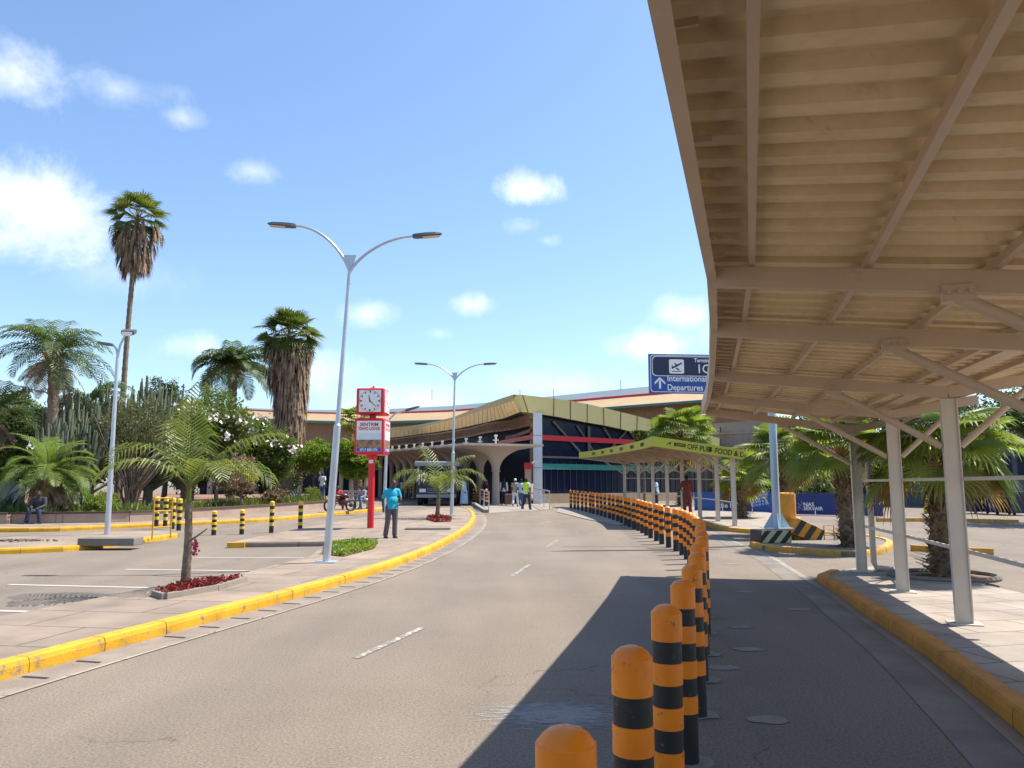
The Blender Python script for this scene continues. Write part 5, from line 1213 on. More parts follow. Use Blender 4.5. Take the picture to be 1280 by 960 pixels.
def gp(px, py): g = G(px, py); return Vector((g.x, g.y, g.z+.012))
person('walking attendant in a bright yellow safety vest and dark trousers at the entrance', gp(658, 637.5), 2.6, walk, m_whc, m_drk, None, .6, 0, 'short', .025, 1.04, vest=m_hiv)
person('traveller in a dark jacket with white sleeves seen from behind at the doors', gp(629.5, 631), 3.14, dict(), m_whc, m_navyc, None, 1.2, 0, 'short', .025, 1.05, vest=m_navyc)
person('traveller in a white cap and pale top walking beside the suitcase', gp(644, 633), 2.9, walk, m_kh, m_whc, None, .6, 0, 'cap', .025, 1.02, hat=m_whc)
person('traveller in a blue shirt and jeans, between the white cap and yellow vest', gp(651.5, 633.5), 3.3, walk, m_lbl, m_den, None, .6, 0, 'short', .025, 1.0)
person('woman in a pink headscarf standing behind the left handrail bollards', gp(608, 630), .3, dict(), m_drk, m_drk, None, 1.2, 0, 'scarf', .025, .98, longdress=True, hat=m_pink)
person('person in a long pale blue robe standing near the minibus', gp(580, 632.5), 1.5, dict(), m_lbl, m_lbl, None, 1.2, .03, 'short', .025, 1.05, longdress=True)
g = gp(637, 632.5); t = thing('suitcase', 'brown wheeled suitcase standing between two travellers at the entrance', 'suitcase', g); mb = MB(); rbox(mb, g+Vector((0, 0, .42)), (.62, .3, .68), .05); part('shell', mb, m_tan2, t)
mb = MB(); mb.tube([g+Vector((-.15, 0, .75)), g+Vector((-.15, 0, .98)), g+Vector((.15, 0, .98)), g+Vector((.15, 0, .75))], .015, 6); part('handle', mb, m_black, t)
for s_ in (-1, 1): mb = MB(); mb.tube([g+Vector((s_*.22, -.05, .05)), g+Vector((s_*.22+.03, -.05, .05))], .045, 8); part('wheel', mb, m_black, t)
person('person in a maroon top standing under the far canopy seen from behind', Vector((7.9, 35.0, gz(35)+.12)), 3.0, dict(elR=(.27, -.03, 1.14), haR=(.2, -.22, 1.05)), m_mar, m_mar, None, .8, .03, 'short', .022, 1.08)
person('person in a light blue shirt behind the far canopy posts', Vector((7.9, 42.5, gz(42)+.12)), 1.2, dict(), m_lbl, m_navyc, None, .6, 0, 'short', .025, 1.0)
sit = dict(head=(0, -.14, 1.13), neck=(0, -.06, 1.0), chest=(0, -.04, .82), hip=(0, 0, .52), shL=(-.18, -.05, .95), shR=(.18, -.05, .95), elL=(-.24, -.12, .70), elR=(.24, -.12, .70), haL=(-.13, -.36, .62), haR=(.13, -.36, .62), hpL=(-.1, -.02, .5), hpR=(.1, -.02, .5), knL=(-.16, -.42, .50), knR=(.18, -.42, .50), anL=(-.22, -.46, .09), anR=(.26, -.46, .09), look=.45)
g = G(42, 661.5, .12); q = min(wl, key=lambda p: abs(p.x/p.y-g.x/g.y)); 
person('person in dark clothes sitting hunched on the low wall by the date palm', Vector((q.x+.1, q.y-.02, gz(q.y)+.06)), .1, sit, m_drk, m_navyc, None, 1.2, .02, 'short', .02, 1.03)
person('shadowy figure in dark clothes under the second colonnade arch from the entrance', Vector((P(598, 600, 60).x, 60, .32)), .5, dict(), m_drk, m_navyc, None, 1.2, 0, 'short', .03, 1.0)
person('shadowy figure in a white shirt under the left end of the colonnade', Vector((P(494, 600, 72).x, 72, .35)), .2, dict(), m_whc, m_drk, None, .6, 0, 'short', .03, 1.05)
person('shadowy figure in a pale blue shirt at the far left arch, beyond the clock pillar', Vector((P(503, 600, 75).x, 75, .35)), -.6, dict(), m_lbl, m_drk, None, .6, 0, 'short', .03, 1.05)
# bench group beyond the far kerb
gb = G(438, 636.5, .12); bt = thing('bench', 'weathered pale wooden bench with back rails under the hedge trees', 'bench', gb); m_bw = mat('weathered_wood', (.30, .27, .24), .85, .15, 5)
ex = Vector((.95, .3, 0)).normalized(); ny = Vector((ex.y, -ex.x, 0))
for nm, o, z, w, h in (('seat', 0, .46, .5, .06), ('backrest', -.26, .95, .05, .12), ('backrest', -.25, .72, .05, .12)): mb = MB(); c = gb+ny*o; mb.beam(c-ex*1.1+Vector((0, 0, z)), c+ex*1.1+Vector((0, 0, z)), w, h); part(nm, mb, m_bw, bt)
for s_ in (-1, 1):
    for o, z in ((.2, .45), (-.25, 1.0)): mb = MB(); c = gb+ex*s_+ny*o; mb.beam(c, c+Vector((0, 0, z)), .07, .07, (1, 0, 0)); part('leg', mb, m_bw, bt)
person('seated person in a red top on the bench behind the tall lamp', gb-ex*.7+ny*.05, .3, sit, m_rc, m_drk, None, .7, 0, 'short', .022, 1.0, group=None)
person('seated person in pale grey clothes on the right end of the bench', gb+ex*.65+ny*.05, -.5, sit, cm('grey_cloth', (.3, .3, .33)), m_den, None, 1.2, 0, 'short', .022, 1.0)
person('person in a white and blue top standing at the hedge gap', Vector((G(394, 636).x, G(394, 636).y+1.5, gz(48)+.42)), 2.7, dict(), m_whc, m_den, None, .6, 0, 'short', .022, 1.0)
person('person in dark blue standing in the hedge shade left of the white and blue one', Vector((G(386, 636).x, G(386, 636).y+2.2, gz(48)+.42)), .4, dict(), m_navyc, m_drk, None, 1.2, 0, 'short', .022, 1.0)
person('person in black seated low beside the right grey trunk', G(453, 636, .12)+Vector((.2, .4, 0)), -.3, sit, m_drk, m_whc, None, 1.2, 0, 'short', .022, 1.0)
# motorcycle
g = G(425, 640, .12); t = thing('motorcycle', 'dark red parked motorcycle in front of the bench', 'motorcycle', g); ex = Vector((.75, .66, 0)); up = Vector((0, 0, 1))
for s_ in (-.6, .6):
    mb = MB(); c = g+ex*s_+up*.32; ring = [c+(ex*math.cos(a)+up*math.sin(a))*.27 for a in [k*math.pi/8 for k in range(17)]]; mb.tube(ring, .05, 6, False); mb.tube([c-Vector((ex.y, -ex.x, 0))*.04, c+Vector((ex.y, -ex.x, 0))*.04], .1, 8); part('wheel', mb, m_black, t, smooth=True)
mb = MB(); mb.ball(g+ex*.15+up*.8, (.28, .22, .14)); mb.ball(g+ex*.1+up*.5, (.22, .2, .2)); part('tank', mb, mat('dark_red_paint', (.09, .012, .014), .35), t, smooth=True)
mb = MB(); mb.ball(g-ex*.35+up*.8, (.36, .28, .08)); part('seat', mb, m_black, t, smooth=True)
mb = MB(); mb.tube([g+ex*.6+up*.32, g+ex*.4+up*1.0], .03, 6); sdv = Vector((ex.y, -ex.x, 0)); mb.tube([g+ex*.38-sdv*.35+up*1.05, g+ex*.42+up*1.0, g+ex*.38+sdv*.35+up*1.05], .02, 6); mb.tube([g-ex*.6+up*.32, g+up*.45, g+ex*.3+up*.7], .035, 6); part('forks', mb, m_mid, t, smooth=True)

# ------------------------------------------------------------------ palms and plants
def young_palm(label, base, hub, n, L, lf, seed, fr_n=30, fruit=False, trunk_r=.10, m=None, w=.03, azs=None):
    global rnd
    st = rnd; rnd = random.Random(seed); base, hub = Vector(base), Vector(hub); t = thing('young_palm', label, 'palm tree', base, 'young palms on the median')
    mb = MB(); ring_trunk(mb, [base-Vector((0, 0, .1)), base.lerp(hub, .5)+Vector((.02, 0, 0)), hub], [trunk_r*1.25, trunk_r, trunk_r*.8], 12, .05, .10); part('trunk', mb, m_trunk, t, smooth=True)
    mb = MB(); mb.tube([hub-Vector((0, 0, .25)), hub+Vector((0, 0, .35))], [trunk_r*.95, trunk_r*.45], 10); part('crownshaft', mb, m_areca, t, smooth=True)
    lv = MB(); ra = MB()
    for k in range(n):
        if azs: az, el, Lk, dr = azs[k % len(azs)]
        else: az = k*2.4+rv(-.25, .25); el = rv(.35, 1.35); Lk = L*rv(.8, 1.1); dr = rv(1.1, 1.9)
        pinnate(lv, hub+Vector((0, 0, rv(.1, .3))), az, el, Lk, dr, fr_n, lf, w, 1.0, ra, .12, -1.1)
    part('fronds', lv, m or m_areca, t); part('frond_ribs', ra, m_areca, t)
    if fruit:
        mb = MB(); q = base.lerp(hub, .55)+Vector((.09, -.08, 0)); mb.tube([q-Vector((.1, -.05, .05)), q+Vector((.12, 0, .08)), q+Vector((.25, 0, .18))], [.02, .015, .008], 6); part('flower_stalk', mb, m_trunk, t)
        mb = MB()
        for _ in range(45): s = rv(0, 1); o = q+Vector((.08+rnd.gauss(0, .02), rnd.gauss(0, .02), .02-s*.24)); mb.ball(o, .02, 6, 4)
        part('fruit_cluster', mb, mat('pink_red_fruit', (.38, .06, .10), .6, .2, 8), t)
    rnd = st; return t
g = G(231, 733, .12); hubz = P(236, 628, g.y)
AZ = [(2.95, 1.15, 1.95, 2.2), (-2.6, .9, 1.7, 2.1), (-.2, .85, 1.75, 2.0), (.3, 1.1, 1.9, 1.2), (1.6, 1.5, 1.75, .2), (-1.3, 1.48, 1.5, .35), (2.3, 1.3, 1.6, .8), (-.75, 1.0, 1.4, 2.2), (1.0, .8, 1.5, 1.8)]
young_palm('larger young palm with long feathery fronds and a pink fruit cluster on the median', g, hubz, len(AZ), 1.7, .60, 11, 24, True, .062, None, .028, AZ)
g2 = G(546, 648, .12); young_palm('small young palm in a red bed near the far tip of the median', g2, P(548, 617, g2.y), 12, 2.0, .75, 5, 17, False, .085, None, .05, [(2.9, 1.05, 2.6, 2.1), (-.25, 1.05, 2.6, 2.1), (2.3, 1.35, 2.5, .9), (.5, 1.25, 2.4, 1.3), (-2.5, 1.1, 2.0, 2.6), (-.8, 1.1, 2.0, 2.6), (-1.6, 1.2, 1.9, 2.7), (1.5, 1.2, 2.0, 2.2), (3.5, .9, 2.2, 2.4), (.1, .9, 2.1, 2.4), (-1.3, .9, 1.7, 2.4)])
# red beds
def bed(label, corners, h, n, m, size, edge=True):
    c = sum((Vector(V2(p)+(0,)) for p in corners), Vector())/len(corners); t = thing('planting_bed', label, 'planting bed', (c.x, c.y, gz(c.y)+.12), 'beds on the median')
    if edge:
        mb = MB()
        for a, b in zip(corners, corners[1:]+corners[:1]): mb.beam((a[0], a[1], gz(a[1])+.15), (b[0], b[1], gz(b[1])+.15), .09, .1)
        part('border', mb, m_conc, t)
    mb = MB(); mb.prism([V2(p) for p in corners], None, gz(c.y)+.135); part('soil', mb, m_soil, t)
    lv = MB(); k = 0; xs, ys_ = [p[0] for p in corners], [p[1] for p in corners]
    def inside(x, y):
        r_ = False; j = len(corners)-1
        for i in range(len(corners)):
            (xi, yi), (xj, yj) = V2(corners[i]), V2(corners[j])
            if (yi > y) != (yj > y) and x < (xj-xi)*(y-yi)/(yj-yi)+xi: r_ = not r_
            j = i
        return r_
    while k < n:
        x, y = rv(min(xs), max(xs)), rv(min(ys_), max(ys_))
        if not inside(x, y): continue
        k += 1; z = gz(y)+.13+rv(0, h); nn_ = Vector((rnd.gauss(0, 1), rnd.gauss(0, 1), rnd.gauss(0, 1)+.6)).normalized(); a = nn_.orthogonal().normalized(); a = Matrix.Rotation(rv(0, 6.3), 3, nn_) @ a; b = nn_.cross(a); p = Vector((x, y, z)); s_ = size*rv(.6, 1.4); lv.quad(p-a*s_, p-b*s_*.5, p+a*s_, p+b*s_*.5)
    part('leaves', lv, m, t); return t
bed('long red-leaved bed with concrete border round the larger young palm', [G(193, 745, .12), G(206, 749, .12), G(270, 738, .12), G(306, 727, .12), G(268, 729, .12), G(232, 734, .12)], .12, 1500, m_redleaf, .035)
bed('round red-leaved bed at the foot of the small far palm', [G(533, 650, .12), G(545, 653, .12), G(563, 652, .12), G(566, 648, .12), G(550, 645, .12), G(537, 646, .12)], .10, 700, m_redleaf, .06, False)
bed('strip of bright green ground cover beside the tall leaning lamp', [G(403, 693, .12), G(430, 696, .12), G(468, 686, .12), G(472, 680, .12), G(440, 679, .12), G(410, 684, .12)], .14, 3200, m_leafl, .045, False)

def queen(label, base, hub, n, L, lf, seed, m=m_palmd, trunk_r=.2, nlf=36, w=.05, dead=6, name='feather_palm', hangs=.7, elr=(-.2, 1.35), dr=(1.3, 2.1)):
    global rnd
    st = rnd; rnd = random.Random(seed); base, hub = Vector(base), Vector(hub); t = thing(name, label, 'palm tree', base)
    nlf = int(nlf*.72); w *= 1.45
    mb = MB(); ring_trunk(mb, [base-Vector((0, 0, .2)), base.lerp(hub, .5), hub], [trunk_r*1.15, trunk_r, trunk_r*1.1], 10, .15, .22); part('trunk', mb, m_trunk, t, smooth=True)
    lv = MB(); ra = MB()
    for k in range(n): pinnate(lv, hub, k*2.4+rv(-.3, .3), rv(*elr), L*rv(.8, 1.1), rv(*dr), nlf, lf, w, hangs, ra, .25)
    part('fronds', lv, m, t); part('frond_ribs', ra, m_trunk, t)
    if dead:
        lv = MB()
        for k in range(dead): pinnate(lv, hub-Vector((0, 0, .3)), rv(0, 6.3), rv(-.9, -.1), L*rv(.5, .8), .8, 22, lf*.7, w, .8, None, 0)
        part('dead_fronds', lv, m_dead if dead < 20 else m_straw, t)
    rnd = st; return t
def BP(px, Y, h=.42): p = P(px, 600, Y); return Vector((p.x, Y, gz(Y)+h))
Yq = 35; queen('spreading feather palm with orange fruit stalks at the far left', BP(66, Yq), P(68, 442, Yq), 32, 3.1, .85, 21, m_palmd, .22, 34, .05, 12)
mb_t = bpy.data.objects['feather_palm']; fbm = MB(); hub = P(68, 450, Yq)
for _ in range(60): fbm.tube([hub+Vector((0, 0, -.1)), hub+Vector((rnd.gauss(0, .2), -.25+rnd.gauss(0, .1), rv(-.1, .5))), hub+Vector((rnd.gauss(0, .35), -.5+rnd.gauss(0, .2), rv(-.5, .5)))], [.03, .025, .015], 4)
part('fruit_stalk', fbm, mat('orange_fruit', (.5, .24, .04), .7), mb_t)
for px, s in ((50, 1), (82, 2)):   # companion stems of the clump
    pass
Yd = 31.5; queen('squat date palm with arching green fronds behind the seated person', BP(60, Yd), P(60, 592, Yd), 44, 2.5, .55, 33, m_palm, .42, 40, .04, 14, 'date_palm', .35, (-.1, 1.4), (1.2, 1.9))
skirt = MB(); b_ = BP(60, Yd); hb_ = P(60, 592, Yd)
for _ in range(420):
    a = rv(0, 6.28); z = rv(.1, hb_.z-b_.z+.1); r0 = .45; p = Vector((b_.x+r0*math.cos(a), b_.y+r0*math.sin(a), b_.z+z)); q = p+Vector((math.cos(a)*.22, math.sin(a)*.22, -rv(.25, .5))); n_ = Vector((-math.sin(a), math.cos(a), 0))*.045; skirt.quad(p-n_, p+n_, q+n_*.6, q-n_*.6)
part('old_leaf_bases', skirt, m_dead, bpy.data.objects['date_palm'])
queen('dense dark feather palm with drooping crown behind the flowering shrubs', BP(290, 56), P(291, 462, 56), 44, 3.7, 1.15, 41, m_palmd, .3, 40, .07, 0, 'feather_palm', .9, (.0, 1.4), (1.5, 2.3))
queen('ragged feather palm with browning fronds right of the far left palm', BP(108, 38), P(112, 505, 38), 22, 2.6, .8, 51, m_palmd, .2, 30, .05, 14, 'feather_palm', .8)
queen('low leaning feather palm at the far left edge of the garden', BP(-12, 36), P(-6, 520, 36), 18, 2.8, .8, 52, m_palmd, .2, 30, .05, 4, 'feather_palm', .8)

def washingtonia(label, base, hub, n, pet, rad, seed, skirt_len, sk_r, trunk_r=.3, m=m_fan2, nd=120, lean=0, segs=20, top_el=(-.1, 1.4), sk_w=.35, name='fan_palm'):
    global rnd
    st = rnd; rnd = random.Random(seed); base, hub = Vector(base), Vector(hub); t = thing(name, label, 'palm tree', base)
    mb = MB(); ring_trunk(mb, [base-Vector((0, 0, .2)), base.lerp(hub, .5)+Vector((lean, 0, 0)), hub], [trunk_r*1.2, trunk_r*.9, trunk_r*.8], 12, .10, .2); part('trunk', mb, m_trunk, t, smooth=True)
    lv = MB(); stm = MB()
    for k in range(n): fanleaf(lv, hub, k*2.4+rv(-.3, .3), top_el[0]+(top_el[1]-top_el[0])*(k+.5)/n, pet*rv(.8, 1.15), rad*rv(.85, 1.1), stm, segs, 1.75, .12, .3, .45)
    part('leaves', lv, m, t); part('leaf_stems', stm, m_straw, t)
    if nd:
        dd = MB()
        for k in range(nd):
            a = rv(0, 6.28); s = rnd.random(); rr = sk_r*(1-.55*s)*rv(.6, 1.0); p = hub+Vector((rr*.45*math.cos(a), rr*.45*math.sin(a), -skirt_len*s*.8)); q = p+Vector((rr*.55*math.cos(a), rr*.55*math.sin(a), -rv(.35, .6)))
            for j in range(7): b = a+rv(-.35, .35); e = q+Vector((.12*math.cos(b), .12*math.sin(b), -rv(.5, 1.1)*min(1.0, skirt_len*.35))); w_ = Vector((-math.sin(b), math.cos(b), 0))*.045; m_ = p.lerp(q, .5); dd.quad(m_-w_, m_+w_, q+w_, q-w_); dd.tri(q-w_, q+w_, e+Vector((rnd.gauss(0, .06), rnd.gauss(0, .06), 0)))
        part('dead_skirt', dd, m_dead, t)
    rnd = st; return t
Yt = 42; washingtonia('very tall thin fan palm with a shaggy brown skirt against the sky', BP(148, Yt), P(172, 274, Yt), 30, 1.0, 1.05, 61, 2.9, 1.5, .15, m_fan2, 260, -.1, 16, (-.6, 1.5))
washingtonia('stout fan palm with a thick grey skirt of dead leaves left of the clock', BP(356, 50), P(361, 422, 50), 58, 1.25, 1.25, 71, 5.2, 1.75, .5, m_fan2, 420, 0, 18, (-1.0, 1.5))
b_ = BP(356, 50); sk = MB(); hb_ = P(361, 430, 50)
for _ in range(900):
    a = rv(0, 6.28); z = rv(2.2, hb_.z-b_.z); rr = .55+.55*((z-2)/8)+rv(0, .2); p = Vector((b_.x+.2+rr*math.cos(a), b_.y+rr*math.sin(a), b_.z+z)); n_ = Vector((-math.sin(a), math.cos(a), 0))*.08; q = p+Vector((.1*math.cos(a), .1*math.sin(a), -rv(.6, 1.3))); sk.quad(p-n_, p+n_, q+n_*.5, q-n_*.5)
part('thatch', sk, m_dead, bpy.data.objects['fan_palm.001'])

# right-hand fan palms
def short_fan(label, base, hub, n, pet, rad, seed, trunk_r=.2, top=(-.45, 1.35), avoid=None, segs=28):
    global rnd
    st = rnd; rnd = random.Random(seed); base, hub = Vector(base), Vector(hub); t = thing('fan_palm', label, 'palm tree', base, 'short fan palms on the right side')
    mb = MB(); ring_trunk(mb, [base-Vector((0, 0, .1)), base.lerp(hub, .5), hub], [trunk_r*1.2, trunk_r, trunk_r*.9], 12, .14, .1); part('trunk', mb, m_trunk, t, smooth=True)
    bo = MB(); H_ = hub.z-base.z
    for k in range(int(H_*300)):
        a = rv(0, 6.28); z = rv(0.02, H_-.05); wd = trunk_r*(1.1+.5*max(0, .25-z/H_)*4); p = base+(hub-base)*(z/H_)+Vector((math.cos(a)*wd*.9, math.sin(a)*wd*.9, 0)); out = rv(.07, .17)*(2.2 if z < .35 else 1); q = p+Vector((math.cos(a)*out, math.sin(a)*out, rv(-.12, .14))); n_ = Vector((-math.sin(a), math.cos(a), 0))*.042; bo.quad(p-n_, p+n_, q+n_*.4, q-n_*.4)
    part('leaf_bases', bo, m_dead, t)
    lv, stm, yl = MB(), MB(), MB()
    for k in range(n):
        az = k*2.4+rv(-.3, .3); el = top[0]+(top[1]-top[0])*(k+.5)/n; pp = pet*rv(.8, 1.2)
        if avoid and math.cos(az-avoid) > .2: el = min(el, .35)
        fanleaf(lv if k > n*.09 else yl, hub+Vector((0, 0, .1*rv(-1, 1))), az, el, pp, rad*rv(.85, 1.1), stm, segs, 1.9, .25, .45, .52)
    part('leaves', lv, m_fan, t); part('leaf_stems', stm, m_straw, t); part('old_leaves', yl, m_straw, t)
    rnd = st; return t
g = G(1190, 724, .12); short_fan('nearest fan palm, behind the shelter posts, with a shaggy brown trunk', (g.x+.05, g.y+.35, .12), (g.x+.1, g.y+.4, 2.28), 34, .85, .80, 81, .155, (-.5, 1.0), math.pi)
g = G(1056, 683, .12); short_fan('fan palm on the sign island, right of the striped blocks', (g.x+.1, g.y, g.z), (g.x, g.y, 2.35), 34, .9, .82, 82, .16, (-.35, 1.35))
g = Vector((8.45, 24.6, .17)); short_fan('fan palm directly behind the pale blue sign post', g, (8.75, 24.6, 2.45), 34, .95, .85, 83, .16, (-.35, 1.35))
short_fan('small fan palm seen through the far canopy posts', (9.9, 33.5, .26), (9.9, 33.5, 1.75), 24, .7, .75, 84, .2, segs=20)
q = P(852, 548, 47); short_fan('tall fan palm rising behind the lime yellow canopy board', (q.x, 47, .4), q, 44, 1.35, 1.25, 85, .3, (-.6, 1.4), segs=22)
short_fan('distant fan palm whose crown shows behind the clock pillar', BP(447, 66), P(447, 530, 66), 24, 1.2, 1.1, 86, .3, (-.3, 1.3), segs=16)
# planter ring round the near palm
g = G(1190, 724, .12); mb = MB(); ringp = [Vector((g.x+.05+.85*math.cos(a), g.y+.35+.75*math.sin(a), .14)) for a in [k*math.pi/10 for k in range(21)]]; mb.tube(ringp, .05, 6, False); struct('planter_ring', mb, m_concd, terrain=False)
mb = MB(); mb.prism(blob((g.x+.05, g.y+.35), .8, .7, 24, 9), None, .128); struct('planter_soil', mb, m_soil, terrain=False)

# candelabra euphorbias
def euphorbia(label, base, H_, R_, n, seed, r=.085):
    global rnd
    st = rnd; rnd = random.Random(seed); base = Vector(base); t = thing('candelabra_tree', label, 'tree', base, 'candelabra euphorbias in the garden'); tr = MB(); tr.tube([base-Vector((0, 0, .1)), base+Vector((0, 0, H_*.3))], [r*3, r*2.2], 10); part('trunk', tr, m_bark, t, smooth=True)
    mb = MB()
    for k in range(n):
        a = rv(0, 6.28); rr = R_*math.sqrt(rv(.02, 1)); z0 = H_*rv(.08, .3); top = H_*(1-.35*(rr/R_)**2)*rv(.78, 1.03); o = Vector((math.cos(a), math.sin(a), 0)); pts = [base+Vector((0, 0, z0)), base+o*rr*.55+Vector((0, 0, z0+H_*.12)), base+o*rr*.92+Vector((0, 0, z0+H_*.28)), base+o*rr+Vector((rv(-.05, .05), rv(-.05, .05), max(top*.7, z0+H_*.35))), base+o*rr+Vector((rv(-.1, .1), rv(-.1, .1), max(top, z0+H_*.42)))]
        mb.tube(pts, [r*.8, r*.85, r, r*rv(.9, 1.15), r*.45], 5)
        for _ in range(2):
            if rnd.random() < .7: s = rv(.35, .8); p = pts[2].lerp(pts[4], s); oo = Vector((math.cos(a+rv(-1.5, 1.5)), math.sin(a+rv(-1.5, 1.5)), 0)); mb.tube([p, p+oo*.22+Vector((0, 0, .12)), p+oo*.28+Vector((0, 0, rv(.5, 1.2)))], [r*.7, r*.8, r*.4], 5)
    part('branches', mb, m_cact, t, smooth=False); rnd = st; return t
euphorbia('upright candelabra cactus tree left of the floodlight pole', BP(112, 37), 6.0, 1.9, 95, 91)
euphorbia('broad candelabra cactus tree right of the tall palm trunk', BP(186, 40), 6.6, 2.3, 120, 92)
euphorbia('candelabra cactus tree behind the young palm fronds', BP(232, 44), 6.0, 1.9, 80, 93)
euphorbia('low candelabra cactus clump near the far left palm', BP(86, 34.5), 4.2, 1.3, 60, 94)
# bare grey shrubby tree in front of the euphorbias
t = thing('bare_tree', 'dry grey many-stemmed tree with thin foliage beside the tall palm', 'tree', BP(165, 36)); b_ = BP(165, 36); mb = MB(); rr_ = random.Random(5)
for k in range(46):
    a = rv(0, 6.28); sp_r = rv(.5, 2.1); h = rv(2.2, 4.6); mb.tube([b_+Vector((rv(-.25, .25), rv(-.25, .25), -.1)), b_+Vector((math.cos(a)*sp_r*.25, math.sin(a)*sp_r*.25, h*.35)), b_+Vector((math.cos(a)*sp_r*.7, math.sin(a)*sp_r*.7, h*.7)), b_+Vector((math.cos(a)*sp_r, math.sin(a)*sp_r, h))], [.06, .05, .03, .012], 5)
part('stems', mb, m_bark, t)
mb = MB(); leaves(mb, [(b_+Vector((0, 0, 3.9)), (2.1, 1.8, 1.3))], 6500, .06, .4, .4); part('crown', mb, m_dry if False else leafmat('thin_olive_leaf', (.06, .075, .03), (.13, .13, .06), .3, 2), t)

# broadleaf trees, shrubs
def blobs_at(px, py, Y, w, h, n, seed, dep=1.0):
    r_ = random.Random(seed); c = P(px, py, Y); out = []; W_, H_ = w*Y/960/2, h*Y/960/2
    for _ in range(n):
        a = r_.uniform(0, 6.28); q = r_.uniform(0, .62); s = r_.uniform(.36, .6); out.append((c+Vector((math.cos(a)*q*W_, r_.uniform(-.5, .5)*W_*dep, math.sin(a)*q*H_)), (W_*s, W_*s*dep, H_*s)))
    return out
leafy('frangipani_tree', 'tall flowering shrub tree with pale blossoms left of the stout fan palm', 'tree', BP(272, 40), blobs_at(272, 545, 40, 112, 92, 9, 1), 15000, .085, m_leaf, 1.2, .1, None, 420)
leafy('frangipani_tree', 'lower flowering shrub tree with pale blossoms in front of the stout fan palm', 'tree', BP(335, 42), blobs_at(338, 560, 42, 90, 100, 8, 2), 13000, .085, m_leaf, 1.0, .1, None, 380)
leafy('dry_bush', 'brown seeding bush in front of the flowering trees', 'shrub', BP(300, 37), blobs_at(300, 592, 37, 82, 60, 6, 3), 7500, .06, m_dry, .5, .05)
leafy('dry_bush', 'small pale brown bush at the wall below the flowering trees', 'shrub', BP(340, 40), blobs_at(340, 620, 40, 46, 28, 4, 4), 2600, .05, m_dry, .3, .04)
leafy('hedge_tree', 'rounded bright green tree behind the tall lamp, left of its pole', 'tree', BP(392, 50, .42), blobs_at(394, 568, 50, 76, 52, 8, 5, .9), 15000, .085, m_leafl, 2.0, .13)
leafy('hedge_tree', 'rounded green tree between the lamp pole and the clock pillar', 'tree', BP(440, 49, .3), blobs_at(436, 572, 49, 66, 56, 8, 6, .9), 14000, .085, m_leafl, 2.1, .14, bark=m_mush)
leafy('hedge_tree', 'yellow-green tree with a pale trunk right behind the clock pillar', 'tree', BP(459, 48, .3), blobs_at(462, 582, 48, 46, 38, 5, 7, .9), 6500, .085, m_leafl, 2.4, .17, bark=m_mush)
leafy('broadleaf_tree', 'dark evergreen tree at the far left behind the palms', 'tree', BP(8, 44), blobs_at(14, 535, 44, 110, 100, 9, 8), 14000, .10, m_leafd, 1.5, .2)
leafy('broadleaf_tree', 'dark tree filling the gap between the candelabra trees', 'tree', BP(150, 50), blobs_at(150, 560, 50, 150, 110, 10, 9), 15000, .11, m_leafd, 1.5, .2)
leafy('broadleaf_tree', 'feathery olive tree rising right of the candelabra trees', 'tree', BP(206, 48), blobs_at(206, 500, 48, 70, 90, 7, 10), 8500, .08, m_leafd, 3, .15)
leafy('broadleaf_tree', 'dark tree low behind the young palm and dry bush', 'tree', BP(240, 48), blobs_at(242, 580, 48, 90, 90, 8, 12), 12000, .10, m_leafd, 1, .15)
leafy('broadleaf_tree', 'green tree low at the left edge behind the squat date palm', 'tree', BP(-2, 36), blobs_at(10, 582, 36, 90, 60, 7, 13), 9000, .085, m_leaf, .6, .12)
leafy('broadleaf_tree', 'shaded tree behind the flowering trees, above the seated group', 'tree', BP(335, 54), blobs_at(340, 590, 54, 130, 80, 9, 14), 12000, .10, m_leafd, 1, .15)
leafy('broadleaf_tree', 'dark tree at the upper right edge whose crown shows under the near shelter wing', 'tree', Vector((P(1305, 600, 31).x, 31, .12)), blobs_at(1300, 508, 31, 150, 95, 10, 15), 13000, .085, m_leafd, 2, .2)
leafy('broadleaf_tree', 'dark tree behind the concrete building and the fan palm behind the sign post', 'tree', Vector((P(1040, 600, 58).x, 58, .3)), blobs_at(1060, 545, 58, 180, 100, 10, 16), 13000, .13, m_leafd, 2, .2)
leafy('hanging_hedge', 'dark trailing hedge behind the blue hoarding', 'hedge', Vector((P(1010, 600, 48).x, 48, .3)), blobs_at(1000, 610, 48, 130, 50, 7, 17)+blobs_at(1085, 610, 48, 90, 50, 5, 18), 16000, .10, m_leafd, .5, .1)
leafy('broadleaf_tree', 'leafy tree above the red beam beside the tall fan palm', 'tree', Vector((P(805, 600, 50).x, 50, .3)), blobs_at(808, 545, 50, 46, 18, 4, 19), 2600, .10, m_leaf, 3.0, .08)
leafy('broadleaf_tree', 'dense dark tree behind the yard, seen over the nearest fan palm', 'tree', Vector((P(1170, 600, 52).x, 52, .3)), blobs_at(1170, 535, 52, 200, 110, 11, 27), 14000, .12, m_leafd, 2, .2)
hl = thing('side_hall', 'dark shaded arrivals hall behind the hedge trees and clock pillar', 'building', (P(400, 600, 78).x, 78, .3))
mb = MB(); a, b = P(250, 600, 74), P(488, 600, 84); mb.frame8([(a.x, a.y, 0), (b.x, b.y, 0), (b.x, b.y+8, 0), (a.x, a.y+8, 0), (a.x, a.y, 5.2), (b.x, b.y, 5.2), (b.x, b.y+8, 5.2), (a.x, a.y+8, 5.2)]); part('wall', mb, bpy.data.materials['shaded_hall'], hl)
mb = MB(); mb.beam((a.x, a.y-1, 5.3), (b.x, b.y-1, 5.3), 2.4, .25); part('eave', mb, m_mid, hl)
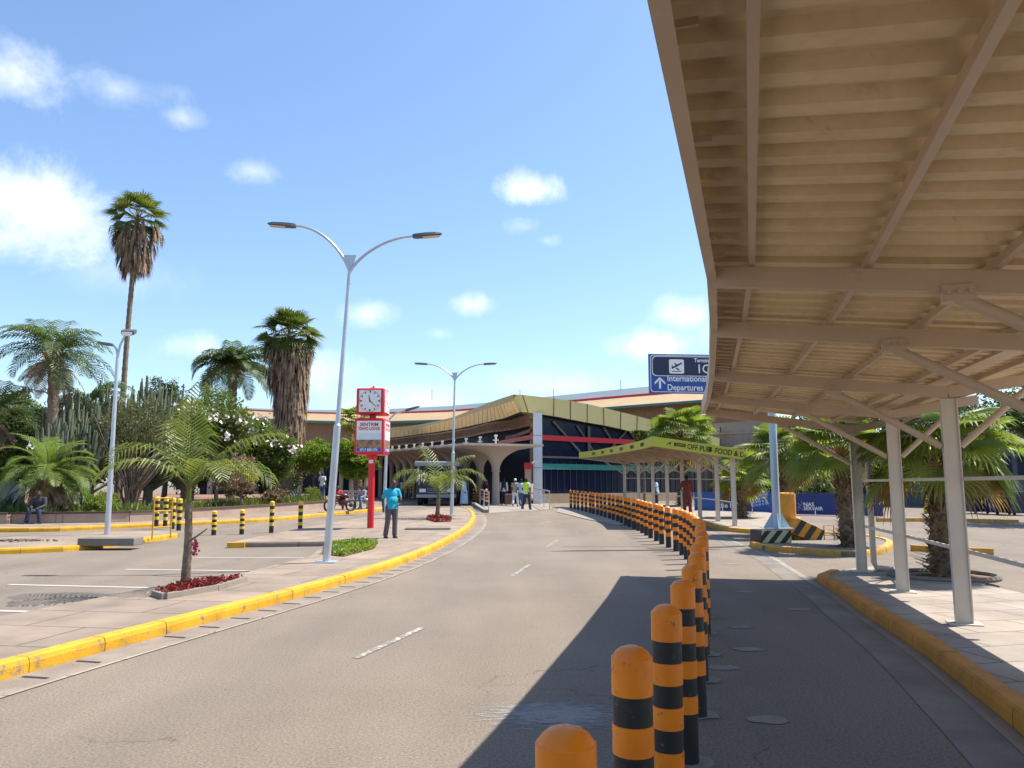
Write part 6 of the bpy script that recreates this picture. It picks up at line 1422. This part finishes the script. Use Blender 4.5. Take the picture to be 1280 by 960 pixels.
for k in range(9):
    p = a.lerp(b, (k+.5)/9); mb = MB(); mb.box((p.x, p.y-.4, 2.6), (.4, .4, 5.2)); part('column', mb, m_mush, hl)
# low garden planting: agaves, clipped balls, ground cover
t = None; rr2 = random.Random(3)
for i, (px, Y, s_, lab) in enumerate([(12, 31.5, 1.0, 'blue-grey agave at the left frame edge on the bank'), (84, 31.5, .7, 'grey-green agave right of the seated person'), (108, 32, .9, 'grey agave near the foot of the floodlight pole'), (372, 47.5, .8, 'spiky agave at the wall left of the hedge trees'), (366, 46.5, .6, 'small spiky agave left of the clipped ball'), (128, 33, .7, 'agave just right of the floodlight pole')]):
    b_ = BP(px, Y); t = thing('agave', lab, 'plant', b_, 'agaves in the garden'); mb = MB()
    for k in range(22):
        a = k*2.4; el = .35+.95*(k/22); d = Vector((math.cos(a)*math.cos(el), math.sin(a)*math.cos(el), math.sin(el))); n_ = Vector((-math.sin(a), math.cos(a), 0))*.07*s_; L_ = 1.0*s_; m_ = b_+d*L_*.5; mb.quad(b_-n_*.7, b_+n_*.7, m_+n_, m_-n_); mb.tri(m_-n_, m_+n_, b_+d*L_+Vector((0, 0, -.06)))
    part('leaves', mb, m_agave, t)
for px, Y, r_, lab in ((121, 30.6, .38, 'clipped round green shrub beside the floodlight pole'), (391, 46.3, .42, 'clipped round green shrub left of the tall lamp'), (135, 31.2, .45, 'low rounded shrub right of the floodlight pole')):
    b_ = BP(px, Y); leafy('clipped_shrub', lab, 'shrub', b_, [(b_+Vector((0, 0, r_*.9)), (r_, r_, r_))], 2200, .04, m_leafl, .2, .03, shell=.8)
mb = MB(); pw = resample(offset(wl, -1.2), .25)
for _ in range(9000):
    p = rnd.choice(pw[20:]); q = p+Vector((rv(-.5, .5), rv(-.6, 3.5), 0)); z = gz(q.y)+.42+rv(0, .28); d = Vector((rnd.gauss(0, .4), rnd.gauss(0, .4), 1)).normalized(); n_ = Vector((rv(-1, 1), rv(-1, 1), 0)).normalized()*.03; b_ = Vector((q.x, q.y, z-.15)); mb.quad(b_-n_, b_+n_, b_+n_*.4+d*rv(.15, .4), b_-n_*.4+d*rv(.15, .4))
struct('ground_cover', mb, m_leaf, terrain=False, kind='stuff')
# grey-blue garden wall at the far left
a, b = P(-60, 625, 33.5), P(30, 625, 34.5); mb = MB(); mb.beam((a.x, a.y, 1.1), (b.x, b.y, 1.1), .25, 1.3); t = thing('garden_wall', 'grey-blue rendered garden wall with red-brown coping, far left', 'wall', (a.x, a.y, .4)); part('wall_face', mb, mat('blue_grey_render', (.27, .29, .33), .9, .1, 1), t); mb = MB(); mb.beam((a.x, a.y, 1.79), (b.x, b.y, 1.79), .4, .08); part('coping', mb, m_tan, t)
